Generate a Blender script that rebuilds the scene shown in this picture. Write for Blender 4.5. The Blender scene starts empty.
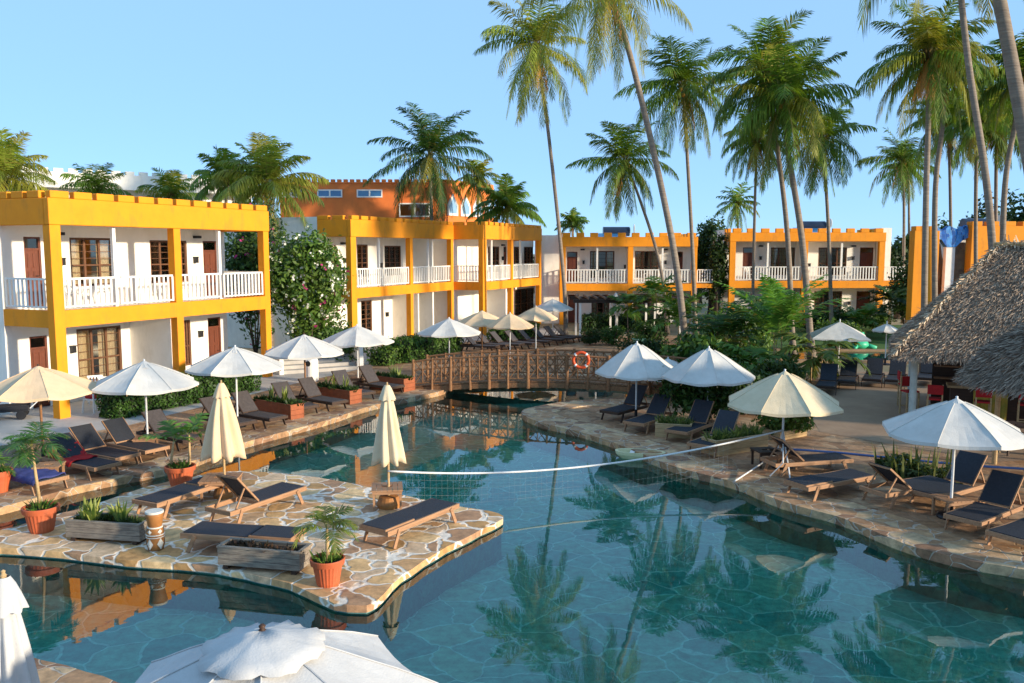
SKY_EL=12; SKY_AIR=.6; SKY_DUST=0; SKY_OZ=4; SKY_STR=.15; SUN_STR=3.2; EXPO=1.18; HAZE_MIX=.8; HAZE_C=(1.20,2.12,3.28)
import bpy, math, random
import numpy as np
from mathutils import Vector, Matrix
from mathutils.geometry import tessellate_polygon

sc = bpy.context.scene
COL = sc.collection
R = math.radians
PI = math.pi
random.seed(7)

# ------------------------------------------------------------------ camera
F = 850.0
PITCH = math.atan(90.5 / F)
CAMZ = 5.1
cp, sp = math.cos(PITCH), math.sin(PITCH)
cam_d = bpy.data.cameras.new('camera')
cam_d.sensor_width = 36.0
cam_d.lens = F / 1024 * 36.0
cam_d.clip_end = 3000
cam = bpy.data.objects.new('camera', cam_d)
COL.objects.link(cam)
cam.location = (0, 0, CAMZ)
cam.rotation_euler = (PI / 2 - PITCH, 0, 0)
sc.camera = cam


def ray(px, py):
    a, b = px - 512, 341.5 - py
    return Vector((a, F * cp + b * sp, -F * sp + b * cp))


def gp(px, py, z=0.0):
    d = ray(px, py)
    t = (z - CAMZ) / d.z
    return Vector((d.x * t, d.y * t, z))


def at(px, py, Y):
    d = ray(px, py)
    t = Y / d.y
    return Vector((d.x * t, Y, CAMZ + d.z * t))


# ------------------------------------------------------------------ materials
def _mat(name):
    m = bpy.data.materials.new(name)
    m.use_nodes = True
    nt = m.node_tree
    nt.nodes.clear()
    out = nt.nodes.new('ShaderNodeOutputMaterial')
    return m, nt, out


def N(nt, t, **kw):
    n = nt.nodes.new('ShaderNode' + t)
    for k, v in kw.items():
        if k in n.inputs:
            n.inputs[k].default_value = v
        else:
            setattr(n, k, v)
    return n


def c4(c):
    return (c[0], c[1], c[2], 1)


def plain(name, c1, c2=None, rough=.7, scale=3.0, bump=.15, bscale=None, stretch=(1, 1, 1), spec=.35, metallic=0, dirt=None, coords='Object'):
    """noise between two colours, fine bump, optional darker stains"""
    m, nt, out = _mat(name)
    L = nt.links.new
    tc = N(nt, 'TexCoord')
    mp = N(nt, 'Mapping')
    mp.inputs['Scale'].default_value = stretch
    L(tc.outputs[coords], mp.inputs['Vector'])
    nz = N(nt, 'TexNoise', Scale=scale, Detail=6.0, Roughness=.65)
    L(mp.outputs[0], nz.inputs['Vector'])
    rp = N(nt, 'ValToRGB')
    rp.color_ramp.elements[0].position = .3
    rp.color_ramp.elements[1].position = .7
    rp.color_ramp.elements[0].color = c4(c2 or tuple(x * .8 for x in c1))
    rp.color_ramp.elements[1].color = c4(c1)
    L(nz.outputs['Fac'], rp.inputs['Fac'])
    col = rp.outputs['Color']
    if dirt:
        n2 = N(nt, 'TexNoise', Scale=dirt[1], Detail=8.0, Roughness=.7)
        mp2 = N(nt, 'Mapping')
        mp2.inputs['Scale'].default_value = (1, 1, .35)
        L(tc.outputs[coords], mp2.inputs['Vector'])
        L(mp2.outputs[0], n2.inputs['Vector'])
        r2 = N(nt, 'ValToRGB')
        r2.color_ramp.elements[0].position = .52
        r2.color_ramp.elements[1].position = .78
        L(n2.outputs['Fac'], r2.inputs['Fac'])
        mul = N(nt, 'Math', operation='MULTIPLY')
        mul.inputs[1].default_value = dirt[2]
        L(r2.outputs['Color'], mul.inputs[0])
        mx = N(nt, 'MixRGB')
        L(mul.outputs[0], mx.inputs['Fac'])
        L(col, mx.inputs['Color1'])
        mx.inputs['Color2'].default_value = c4(dirt[0])
        col = mx.outputs['Color']
    b = N(nt, 'BsdfPrincipled', Roughness=rough, Metallic=metallic)
    b.inputs['Specular IOR Level'].default_value = spec
    L(col, b.inputs['Base Color'])
    if bump:
        bz = N(nt, 'TexNoise', Scale=bscale or scale * 8, Detail=4.0)
        L(mp.outputs[0], bz.inputs['Vector'])
        bp = N(nt, 'Bump', Strength=bump, Distance=.02)
        L(bz.outputs['Fac'], bp.inputs['Height'])
        L(bp.outputs[0], b.inputs['Normal'])
    L(b.outputs[0], out.inputs['Surface'])
    return m


def stone(name, cols, grout, scale=1.6, edge=.05, rough=.75, bump=.6, warp=.25, spec=.3, squash=(1, 1, 1), dim='2D'):
    """crazy paving: voronoi slabs with grout lines"""
    m, nt, out = _mat(name)
    L = nt.links.new
    tc = N(nt, 'TexCoord')
    mp = N(nt, 'Mapping')
    mp.inputs['Scale'].default_value = squash
    L(tc.outputs['Object'], mp.inputs['Vector'])
    nz = N(nt, 'TexNoise', Scale=1.3, Detail=3.0)
    L(mp.outputs[0], nz.inputs['Vector'])
    sub = N(nt, 'VectorMath', operation='SUBTRACT')
    L(nz.outputs['Color'], sub.inputs[0])
    sub.inputs[1].default_value = (.5, .5, .5)
    scl = N(nt, 'VectorMath', operation='SCALE')
    scl.inputs['Scale'].default_value = warp * 2
    L(sub.outputs[0], scl.inputs[0])
    add = N(nt, 'VectorMath', operation='ADD')
    L(mp.outputs[0], add.inputs[0])
    L(scl.outputs[0], add.inputs[1])
    v1 = N(nt, 'TexVoronoi', Scale=scale)
    v1.voronoi_dimensions = dim
    L(add.outputs[0], v1.inputs['Vector'])
    v2 = N(nt, 'TexVoronoi', Scale=scale)
    v2.voronoi_dimensions = dim
    v2.feature = 'DISTANCE_TO_EDGE'
    L(add.outputs[0], v2.inputs['Vector'])
    sep = N(nt, 'SeparateColor')
    L(v1.outputs['Color'], sep.inputs[0])
    rp = N(nt, 'ValToRGB')
    els = rp.color_ramp.elements
    rp.color_ramp.interpolation = 'CONSTANT'
    while len(els) < len(cols):
        els.new(1)
    for i, c in enumerate(cols):
        els[i].position = i / len(cols)
        els[i].color = c4(c)
    L(sep.outputs[0], rp.inputs['Fac'])
    n3 = N(nt, 'TexNoise', Scale=5.0, Detail=8.0, Roughness=.7)
    L(tc.outputs['Object'], n3.inputs['Vector'])
    hs = N(nt, 'HueSaturation')
    mr = N(nt, 'MapRange')
    mr.inputs['From Min'].default_value = .3
    mr.inputs['From Max'].default_value = .7
    mr.inputs['To Min'].default_value = .55
    mr.inputs['To Max'].default_value = 1.4
    L(n3.outputs['Fac'], mr.inputs['Value'])
    L(mr.outputs[0], hs.inputs['Value'])
    er = N(nt, 'MapRange')
    er.inputs['From Min'].default_value = edge * .5
    er.inputs['From Max'].default_value = edge
    wn = N(nt, 'Math', operation='MULTIPLY_ADD')     # joints of uneven width
    L(nz.outputs['Fac'], wn.inputs[0])
    wn.inputs[1].default_value = -edge * 1.6
    wn.inputs[2].default_value = edge * .95
    wa = N(nt, 'Math', operation='ADD')
    L(v2.outputs['Distance'], wa.inputs[0])
    L(wn.outputs[0], wa.inputs[1])
    wb = N(nt, 'Math', operation='MULTIPLY_ADD')
    L(n3.outputs['Fac'], wb.inputs[0])
    wb.inputs[1].default_value = edge * 1.2
    wc = N(nt, 'Math', operation='ADD')
    wb.inputs[2].default_value = -edge * .6
    L(wa.outputs[0], wc.inputs[0])
    L(wb.outputs[0], wc.inputs[1])
    L(wc.outputs[0], er.inputs['Value'])
    mx = N(nt, 'MixRGB')
    L(er.outputs[0], mx.inputs['Fac'])
    mx.inputs['Color1'].default_value = c4(grout)
    L(rp.outputs['Color'], mx.inputs['Color2'])
    L(mx.outputs[0], hs.inputs['Color'])
    b = N(nt, 'BsdfPrincipled', Roughness=rough)
    b.inputs['Specular IOR Level'].default_value = spec
    L(hs.outputs[0], b.inputs['Base Color'])
    ad = N(nt, 'Math', operation='MULTIPLY_ADD')
    L(n3.outputs['Fac'], ad.inputs[0])
    ad.inputs[1].default_value = .5
    L(er.outputs[0], ad.inputs[2])
    bp = N(nt, 'Bump', Strength=bump, Distance=.015)
    L(ad.outputs[0], bp.inputs['Height'])
    L(bp.outputs[0], b.inputs['Normal'])
    L(b.outputs[0], out.inputs['Surface'])
    return m


def leafmat(name, rough=.5, trans=.3):
    m, nt, out = _mat(name)
    L = nt.links.new
    at_ = N(nt, 'Attribute')
    at_.attribute_name = 'Col'
    b = N(nt, 'BsdfPrincipled', Roughness=rough)
    b.inputs['Specular IOR Level'].default_value = .3
    L(at_.outputs['Color'], b.inputs['Base Color'])
    if trans:
        t = N(nt, 'BsdfTranslucent')
        br = N(nt, 'MixRGB', blend_type='MULTIPLY')
        br.inputs['Fac'].default_value = 1
        br.inputs['Color2'].default_value = (1.6, 1.5, .7, 1)
        L(at_.outputs['Color'], br.inputs['Color1'])
        L(br.outputs[0], t.inputs['Color'])
        mx = N(nt, 'MixShader')
        mx.inputs['Fac'].default_value = trans
        L(b.outputs[0], mx.inputs[1])
        L(t.outputs[0], mx.inputs[2])
        L(mx.outputs[0], out.inputs['Surface'])
    else:
        L(b.outputs[0], out.inputs['Surface'])
    return m


def wood(name, c1, c2, rough=.6, stretch=(1, 12, 12), scale=2.0):
    return plain(name, c1, c2, rough=rough, scale=scale, stretch=stretch, bump=.4, bscale=scale * 3)


M = {}
M['plaster'] = plain('white_plaster', (.88, .83, .74), (.82, .76, .66), rough=.85, scale=2, bump=.12, bscale=40, dirt=((.45, .42, .36), 1.4, .5))
M['orange'] = plain('orange_paint', (.84, .295, .006), (.76, .25, .005), rough=.7, scale=1.5, bump=.15, bscale=30, dirt=((.36, .15, .03), 1.8, .7))
M['terracotta_wall'] = plain('terracotta_paint', (.80, .205, .042), (.70, .165, .035), rough=.8, scale=1, dirt=((.4, .12, .05), .8, .4))
M['bluemosaic'] = stone('blue_mosaic', [(.02, .12, .45), (.03, .2, .6), (.08, .3, .7), (.01, .08, .3)], (.3, .45, .6), scale=7, edge=.03)
M['whitepaint'] = plain('white_paint', (.84, .81, .75), (.76, .72, .65), rough=.5, scale=6, bump=.05)
M['doorwood'] = wood('door_wood', (.17, .045, .02), (.10, .03, .015), rough=.45, stretch=(10, 10, 1))
M['framewood'] = wood('window_wood', (.16, .07, .03), (.09, .035, .015), rough=.5, stretch=(6, 6, 2))
M['curtain'] = plain('curtain', (.78, .62, .40), (.60, .44, .26), rough=.9, scale=3, stretch=(8, 8, 2), bump=.3)
M['dark'] = plain('dark_metal', (.02, .02, .022), rough=.4, scale=8, bump=.05)
M['darkwood'] = wood('dark_wood', (.07, .035, .02), (.035, .02, .012), rough=.6)
M['teak'] = wood('weathered_teak', (.42, .23, .12), (.27, .14, .07), rough=.65)
M['greywood'] = wood('grey_weathered_wood', (.34, .28, .21), (.13, .10, .08), rough=.85, stretch=(2, 10, 14), scale=2.5)
M['palewood'] = wood('pale_wood', (.55, .38, .19), (.38, .24, .11), rough=.75, stretch=(2, 10, 14))
M['poles'] = wood('rustic_pole_wood', (.33, .16, .07), (.15, .07, .03), rough=.8, stretch=(6, 6, 6), scale=3)
M['sling'] = plain('charcoal_sling', (.030, .034, .045), (.020, .023, .030), rough=.75, scale=20, bump=.4, bscale=180)
M['sling2'] = plain('faded_sling', (.085, .072, .07), (.055, .047, .047), rough=.8, scale=12, bump=.4, bscale=180)
M['canvas_w'] = plain('white_canvas', (.62, .59, .535), (.52, .49, .44), rough=.9, scale=2.5, bump=.25, bscale=60, dirt=((.42, .38, .33), 2.0, .35))
M['canvas_shaded'] = plain('shaded_canvas', (.54, .53, .51), (.44, .43, .415), rough=.9, scale=2.5, bump=.2, bscale=60, dirt=((.30, .27, .24), 2.5, .4))  # white canvas greyed: shade over the two foreground parasols put into the colour
M['canvas_c'] = plain('cream_canvas', (.76, .54, .33), (.67, .47, .28), rough=.9, scale=2.5, bump=.25, bscale=60, dirt=((.45, .33, .2), 2.0, .3))
M['canvas_g'] = plain('khaki_canvas', (.68, .555, .37), (.58, .47, .30), rough=.9, scale=2.5, bump=.3, bscale=60, dirt=((.35, .3, .2), 2.0, .3))
M['whitemetal'] = plain('white_metal', (.75, .75, .73), rough=.4, scale=5, bump=.03)
M['boxclay'] = plain('planter_brown', (.36, .105, .04), (.24, .065, .025), rough=.75, scale=5, bump=.3, dirt=((.12, .07, .04), 3, .5))
M['terracotta'] = plain('terracotta_pot', (.52, .115, .038), (.42, .085, .03), rough=.6, scale=4, bump=.1, dirt=((.3, .2, .12), 3, .3))
M['soil'] = plain('soil', (.05, .03, .02), (.02, .013, .01), rough=.95, scale=12, bump=.8, bscale=25)
M['drumbrown'] = plain('drum_brown', (.40, .17, .045), (.28, .11, .03), rough=.6, scale=6)
M['drumwhite'] = plain('drum_white', (.72, .68, .58), rough=.7, scale=6)
M['red'] = plain('red_cloth', (.50, .02, .02), (.33, .012, .015), rough=.85, scale=6, bump=.3)
M['bluecloth'] = plain('blue_cloth', (.06, .07, .22), (.03, .035, .12), rough=.9, scale=6, bump=.3)
M['lifering'] = plain('life_ring_orange', (.72, .09, .02), rough=.5, scale=4)
M['rope'] = plain('white_rope', (.78, .77, .74), (.6, .58, .54), rough=.8, scale=30)
M['net'] = plain('net_cord', (.30, .34, .34), rough=.8, scale=30)
M['hose'] = plain('blue_hose', (.03, .08, .25), rough=.4, scale=4, bump=0)
M['boat'] = plain('cream_fibreglass', (.72, .66, .38), (.62, .55, .3), rough=.4, scale=4)
M['greenplastic'] = plain('green_plastic', (.05, .5, .27), (.04, .38, .2), rough=.4, scale=4)
M['tank'] = plain('tank_dark_blue', (.02, .035, .07), rough=.3, scale=3, bump=.02)
M['yellow'] = plain('yellow_cloth', (.6, .38, .06), (.3, .32, .06), rough=.85, scale=4)
M['trunk'] = plain('palm_trunk', (.30, .24, .18), (.17, .13, .10), rough=.9, scale=2.0, stretch=(1, 1, 9), bump=.8, bscale=4)
M['bark'] = plain('bark', (.15, .10, .07), (.08, .055, .04), rough=.9, scale=6, bump=.6)
M['leaf'] = leafmat('foliage')
M['straw'] = leafmat('thatch_straw', rough=.85, trans=0)
M['petal'] = leafmat('petals', rough=.7, trans=.3)
M['coconut'] = plain('coconut_orange', (.62, .26, .03), (.4, .2, .03), rough=.6, scale=5)
M['ledge'] = plain('path_grey', (.48, .44, .39), (.37, .34, .30), rough=.85, scale=1.5, bump=.3, dirt=((.2, .19, .17), 1.2, .5))
M['deck'] = stone('deck_flagstone', [(.33, .18, .085), (.38, .215, .11), (.26, .14, .07), (.41, .26, .145), (.34, .19, .10)], (.34, .22, .13), scale=2.6, edge=.05, bump=.5)
M['coping'] = stone('coping_flagstone', [(.36, .20, .10), (.47, .28, .14), (.27, .145, .08), (.53, .36, .20), (.41, .23, .115)], (.50, .40, .30), scale=2.6, edge=.04, bump=.8, dim='3D')
M['island'] = stone('island_flagstone', [(.58, .32, .14), (.68, .41, .18), (.42, .23, .12), (.62, .42, .25), (.74, .49, .24), (.50, .27, .10)], (.84, .72, .58), scale=1.9, edge=.07, bump=.8, warp=.32, dim='3D')
M['poolfloor'] = stone('pool_floor', [(.22, .54, .46), (.33, .61, .50), (.14, .45, .40), (.38, .60, .45), (.26, .54, .43)], (.60, .84, .76), scale=1.5, edge=.045, bump=.1, warp=.3)
M['poolwall'] = stone('pool_wall', [(.16, .34, .30), (.20, .38, .32), (.14, .30, .28), (.26, .34, .26)], (.22, .34, .30), scale=2, edge=.04, bump=.5, dim='3D')
M['ground'] = plain('sandy_soil', (.30, .23, .15), (.16, .15, .07), rough=.95, scale=.35, bump=.4, bscale=5)
M['sand'] = plain('sandy_paving', (.37, .245, .15), (.26, .165, .10), rough=.9, scale=.9, bump=.35, bscale=9, dirt=((.2, .15, .1), .8, .5))
M['lawn'] = plain('lawn', (.07, .15, .02), (.04, .09, .012), rough=.9, scale=1.2, bump=.8, bscale=30)


def glassmat():
    m, nt, out = _mat('window_glass')
    L = nt.links.new
    fr = N(nt, 'Fresnel', IOR=1.5)
    t = N(nt, 'BsdfTransparent')
    t.inputs['Color'].default_value = (.86, .86, .84, 1)
    g = N(nt, 'BsdfGlossy', Roughness=.03)
    mx = N(nt, 'MixShader')
    L(fr.outputs[0], mx.inputs[0])
    L(t.outputs[0], mx.inputs[1])
    L(g.outputs[0], mx.inputs[2])
    L(mx.outputs[0], out.inputs['Surface'])
    return m


M['glass'] = glassmat()
M['blueglass'] = plain('blue_glass', (.04, .16, .34), rough=.12, scale=2, bump=0, spec=.8)


def watermat():
    m, nt, out = _mat('pool_water')
    L = nt.links.new
    tc = N(nt, 'TexCoord')
    n1 = N(nt, 'TexNoise', Scale=1.1, Detail=3.0, Roughness=.5)
    n2 = N(nt, 'TexNoise', Scale=6.0, Detail=2.0)
    L(tc.outputs['Object'], n1.inputs['Vector'])
    L(tc.outputs['Object'], n2.inputs['Vector'])
    ad = N(nt, 'Math', operation='MULTIPLY_ADD')
    L(n2.outputs['Fac'], ad.inputs[0])
    ad.inputs[1].default_value = .07
    L(n1.outputs['Fac'], ad.inputs[2])
    bp = N(nt, 'Bump', Strength=.06, Distance=.03)
    L(ad.outputs[0], bp.inputs['Height'])
    fr = N(nt, 'Fresnel', IOR=1.82)
    L(bp.outputs[0], fr.inputs['Normal'])
    t = N(nt, 'BsdfTransparent')
    t.inputs['Color'].default_value = (.58, .96, .91, 1)
    g = N(nt, 'BsdfGlossy', Roughness=.012)
    L(bp.outputs[0], g.inputs['Normal'])
    mx = N(nt, 'MixShader')
    L(fr.outputs[0], mx.inputs[0])
    L(t.outputs[0], mx.inputs[1])
    L(g.outputs[0], mx.inputs[2])
    L(mx.outputs[0], out.inputs['Surface'])
    return m


M['water'] = watermat()


# ------------------------------------------------------------------ objects and meshes
def link(o, parent=None):
    COL.objects.link(o)
    if parent is not None:
        o.parent = parent
    return o


def tag(o, label=None, cat=None, group=None, kind=None):
    if label: o['label'] = label
    if cat: o['category'] = cat
    if group: o['group'] = group
    if kind: o['kind'] = kind
    return o


def thing(name, label, cat, loc=(0, 0, 0), rz=0, group=None):
    o = bpy.data.objects.new(name, None)
    o.empty_display_size = .2
    link(o)
    o.location = loc
    o.rotation_euler = (0, 0, rz)
    return tag(o, label, cat, group)


class MB:
    def __init__(s):
        s.v, s.f = [], []

    def add(s, vs, fs):
        n = len(s.v)
        s.v += [tuple(v) for v in vs]
        s.f += [tuple(i + n for i in f) for f in fs]

    def box(s, x0, x1, y0, y1, z0, z1):
        s.add([(x0, y0, z0), (x1, y0, z0), (x1, y1, z0), (x0, y1, z0), (x0, y0, z1), (x1, y0, z1), (x1, y1, z1), (x0, y1, z1)],
              [(0, 3, 2, 1), (4, 5, 6, 7), (0, 1, 5, 4), (1, 2, 6, 5), (2, 3, 7, 6), (3, 0, 4, 7)])

    def bar(s, a, b, w, h, up=(0, 0, 1)):
        a, b = Vector(a), Vector(b)
        d = (b - a).normalized()
        up = Vector(up)
        if abs(d.dot(up)) > .98: up = Vector((1, 0, 0))
        x = d.cross(up).normalized()
        y = x.cross(d).normalized()
        vs = []
        for p in (a, b):
            for (i, j) in ((-1, -1), (1, -1), (1, 1), (-1, 1)):
                vs.append(p + x * (i * w / 2) + y * (j * h / 2))
        s.add(vs, [(0, 1, 2, 3), (7, 6, 5, 4), (0, 4, 5, 1), (1, 5, 6, 2), (2, 6, 7, 3), (3, 7, 4, 0)])

    def tube(s, pts, r, n=8, caps=True):
        pts = [Vector(p) for p in pts]
        rs = r if isinstance(r, (list, tuple)) else [r] * len(pts)
        vs, fs = [], []
        ref = Vector((0, 0, 1))
        for i, p in enumerate(pts):
            d = (pts[min(i + 1, len(pts) - 1)] - pts[max(i - 1, 0)]).normalized()
            rf = Vector((1, 0, 0)) if abs(d.z) > .9 else ref
            x = d.cross(rf).normalized()
            y = x.cross(d)
            for k in range(n):
                a = 2 * PI * k / n
                vs.append(p + (x * math.cos(a) + y * math.sin(a)) * rs[i])
        for i in range(len(pts) - 1):
            for k in range(n):
                k2 = (k + 1) % n
                fs.append((i * n + k, i * n + k2, (i + 1) * n + k2, (i + 1) * n + k))
        if caps:
            fs.append(tuple(range(n))[::-1])
            fs.append(tuple((len(pts) - 1) * n + k for k in range(n)))
        s.add(vs, fs)

    def lathe(s, prof, n=24, rib=0, c=(0, 0, 0)):
        vs, fs = [], []
        for (r, z) in prof:
            for k in range(n):
                a = 2 * PI * k / n
                rr = r * (1 + (rib if k % 2 else 0))
                vs.append((c[0] + rr * math.cos(a), c[1] + rr * math.sin(a), c[2] + z))
        for i in range(len(prof) - 1):
            for k in range(n):
                k2 = (k + 1) % n
                fs.append((i * n + k, i * n + k2, (i + 1) * n + k2, (i + 1) * n + k))
        fs.append(tuple(range(n))[::-1])
        fs.append(tuple((len(prof) - 1) * n + k for k in range(n)))
        s.add(vs, fs)

    def build(s, name, mat, parent=None, smooth=False, bevel=0):
        me = bpy.data.meshes.new(name)
        me.from_pydata(s.v, [], s.f)
        me.materials.append(mat)
        if smooth:
            me.polygons.foreach_set('use_smooth', [True] * len(me.polygons))
        me.update()
        o = bpy.data.objects.new(name, me)
        link(o, parent)
        if bevel:
            b = o.modifiers.new('bevel', 'BEVEL')
            b.width = bevel
            b.segments = 2
            b.limit_method = 'ANGLE'
        return o


def quads(name, V, C, mat, parent=None):
    """V: (n,4,3) float array of quads, C: (n,3) colours"""
    n = len(V)
    me = bpy.data.meshes.new(name)
    me.vertices.add(n * 4)
    me.vertices.foreach_set('co', np.asarray(V, dtype=np.float32).ravel())
    me.loops.add(n * 4)
    me.loops.foreach_set('vertex_index', np.arange(n * 4, dtype=np.int32))
    me.polygons.add(n)
    me.polygons.foreach_set('loop_start', np.arange(0, n * 4, 4, dtype=np.int32))
    me.polygons.foreach_set('loop_total', np.full(n, 4, dtype=np.int32))
    me.update()
    ca = me.color_attributes.new('Col', 'FLOAT_COLOR', 'POINT')
    cc = np.ones((n, 4, 4), dtype=np.float32)
    cc[:, :, :3] = np.asarray(C)[:, None, :]
    ca.data.foreach_set('color', cc.ravel())
    me.materials.append(mat)
    me.validate()
    o = bpy.data.objects.new(name, me)
    link(o, parent)
    return o


def unit(a):
    return a / (np.linalg.norm(a, axis=-1, keepdims=True) + 1e-9)


def leaf_quads(cent, axis, normal, length, width):
    """diamond leaves"""
    a = unit(axis)
    b = unit(np.cross(normal, a))
    l = length[:, None] / 2
    w = width[:, None] / 2
    return np.stack([cent - a * l, cent + b * w - a * l * .1, cent + a * l, cent - b * w - a * l * .1], axis=1)


def mixcol(rng, n, c1, c2, j=.15):
    t = rng.random((n, 1)) ** 1.3
    c = np.array(c1) * (1 - t) + np.array(c2) * t
    return c * (1 + (rng.random((n, 1)) - .5) * 2 * j)


G1, G2 = (.035, .085, .014), (.13, .21, .035)


def blob_leaves(rng, centre, rad, n, size, c1=G1, c2=G2, shell=.55, lobes=9, lobe=.5):
    """leaves spread over several overlapping lobes so the outline is uneven"""
    rad = np.array(rad, float)
    lc = unit(rng.normal(size=(lobes, 3))) * (rng.random((lobes, 1)) ** .5) * (1 - lobe * .75)
    which = rng.integers(0, lobes, n)
    d = unit(rng.normal(size=(n, 3)))
    stray = rng.random(n) < .10
    d = d * np.where(stray, 1 + .35 * rng.random(n), 1)[:, None]
    r = (shell + (1 - shell) * rng.random((n, 1)))
    lr = (lobe * (.7 + .6 * rng.random((lobes, 1))))[which]
    p = (lc[which] + d * r * lr) * rad + np.array(centre)
    nrm = unit(d + rng.normal(size=(n, 3)) * .6)
    ax = unit(np.cross(nrm, rng.normal(size=(n, 3))) + np.array([0, 0, -.2]))
    ln = size * (.6 + .8 * rng.random(n))
    tone = (.75 + .5 * rng.random((lobes, 1)))[which]
    return leaf_quads(p, ax, nrm, ln, ln * .5), mixcol(rng, n, c1, c2) * tone


def prism(name, pts, z0, z1, mat, parent=None, bevel=0):
    """extruded polygon"""
    n = len(pts)
    mb = MB()
    vs = [(p[0], p[1], z1) for p in pts] + [(p[0], p[1], z0) for p in pts]
    tris = tessellate_polygon([[Vector((p[0], p[1], 0)) for p in pts]])
    area = sum(pts[i][0] * pts[(i + 1) % n][1] - pts[(i + 1) % n][0] * pts[i][1] for i in range(n))
    fs = []
    for t in tris:
        a, b, c = [Vector(pts[i][:2]) for i in t]
        cr = (b - a).cross(c - a)
        fs.append(tuple(t) if cr > 0 else tuple(t[::-1]))
    for i in range(n):
        j = (i + 1) % n
        fs.append((i, i + n, j + n, j) if area > 0 else (j, j + n, i + n, i))
    mb.add(vs, fs)
    return mb.build(name, mat, parent)


def sheet(name, polys, z, mat, flip=False):
    """flat sheet; polys[0] outer, rest holes"""
    allp = [p for poly in polys for p in poly]
    tris = tessellate_polygon([[Vector((p[0], p[1], 0)) for p in poly] for poly in polys])
    fs = []
    for t in tris:
        a, b, c = [Vector(allp[i][:2]) for i in t]
        fs.append(tuple(t) if (b - a).cross(c - a) > 0 else tuple(t[::-1]))
    mb = MB()
    mb.add([(p[0], p[1], z) for p in allp], fs)
    return mb.build(name, mat)


def smooth_loop(pts, sub=4):
    out = []
    n = len(pts)
    for i in range(n):
        p0, p1, p2, p3 = [Vector(pts[(i + k) % n][:2]) for k in (-1, 0, 1, 2)]
        for k in range(sub):
            t = k / sub
            q = .5 * ((2 * p1) + (p2 - p0) * t + (2 * p0 - 5 * p1 + 4 * p2 - p3) * t * t + (3 * p1 - p0 - 3 * p2 + p3) * t ** 3)
            out.append((q.x, q.y))
    return out


def offset_loop(pts, d):
    """offset outwards by d (for a loop of any winding)"""
    n = len(pts)
    area = sum(pts[i][0] * pts[(i + 1) % n][1] - pts[(i + 1) % n][0] * pts[i][1] for i in range(n))
    sg = 1 if area > 0 else -1
    out = []
    for i in range(n):
        a, b, c = Vector(pts[i - 1]), Vector(pts[i]), Vector(pts[(i + 1) % n])
        t = ((b - a).normalized() + (c - b).normalized())
        t = t.normalized() if t.length > 1e-6 else (c - b).normalized()
        nrm = Vector((t.y, -t.x)) * sg
        out.append((b.x + nrm.x * d, b.y + nrm.y * d))
    return out
# ------------------------------------------------------------------ sky and sun
SUN_AZ = Vector((.90, -.435))      # horizontal direction towards the sun
SUN_AZ.normalize()
SUN_EL = R(SKY_EL)
w = bpy.data.worlds.new('World')
sc.world = w
w.use_nodes = True
nt = w.node_tree
nt.nodes.clear()
sky = nt.nodes.new('ShaderNodeTexSky')
sky.sky_type = 'NISHITA'
sky.sun_disc = False
sky.sun_elevation = R(SKY_EL)
sky.sun_rotation = math.atan2(SUN_AZ.x, SUN_AZ.y)
sky.air_density = SKY_AIR
sky.dust_density = SKY_DUST
sky.ozone_density = SKY_OZ
bg = nt.nodes.new('ShaderNodeBackground')
bg.inputs['Strength'].default_value = SKY_STR
wo = nt.nodes.new('ShaderNodeOutputWorld')
mixn = nt.nodes.new('ShaderNodeMixRGB')      # thin even haze over the clear sky
mixn.inputs['Fac'].default_value = HAZE_MIX
mixn.inputs['Color2'].default_value = (HAZE_C[0], HAZE_C[1], HAZE_C[2], 1)
nt.links.new(sky.outputs[0], mixn.inputs['Color1'])
nt.links.new(mixn.outputs[0], bg.inputs[0])
nt.links.new(bg.outputs[0], wo.inputs[0])
sl = bpy.data.lights.new('sun', 'SUN')
sl.energy = SUN_STR
sl.angle = R(2.5)
sl.color = (1.0, .86, .66)
so = bpy.data.objects.new('sun', sl)
link(so)
sdir = Vector((SUN_AZ.x * math.cos(SUN_EL), SUN_AZ.y * math.cos(SUN_EL), math.sin(SUN_EL)))
so.rotation_euler = sdir.to_track_quat('Z', 'Y').to_euler()
so.location = sdir * 60
sc.view_settings.view_transform = 'Standard'
sc.view_settings.look = 'None'
sc.view_settings.exposure = EXPO
sc.view_settings.gamma = 1
sc.view_settings.use_curve_mapping = False
sc.cycles.max_bounces = 8
sc.cycles.transparent_max_bounces = 12

# ------------------------------------------------------------------ ground, pool, island
pool_px = [(-260, 560), (-80, 525), (0, 508), (82, 486), (160, 471), (200, 459), (241, 444), (325, 421), (372, 406), (437, 392.5), (463, 385),
           (560, 383), (640, 386), (722, 389), (722, 396), (640, 398.5), (575, 401.5), (530, 409), (524, 415), (545, 424), (585, 433.5), (622, 446),
           (672, 466), (735, 483), (782, 502), (838, 517), (891, 539), (954, 558), (1024, 570), (1100, 582)]
pool_w = [tuple(gp(x, y, 0)[:2]) for x, y in pool_px]
pool_w += [(13.5, 11), (13.0, 7.2), (6, 7.0), (-.5, 7.6)]
pool_w += [tuple(gp(x, y, 0)[:2]) for x, y in [(210, 712), (135, 692), (60, 670), (-40, 646), (-200, 640)]]
pool = smooth_loop(pool_w, 4)
WZ = -.14
FZ = -.8
BIG = 700
ground = sheet('ground', [[(-BIG, -60), (BIG, -60), (BIG, 1400), (-BIG, 1400)], offset_loop(pool, .3)], 0, M['ground'])
tag(ground, kind='structure')
deck_px = [(-500, 500), (-120, 462), (60, 438), (130, 425), (230, 400), (290, 385), (370, 367), (440, 350), (470, 341), (560, 336), (700, 336), (705, 372), (850, 374)]
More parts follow.
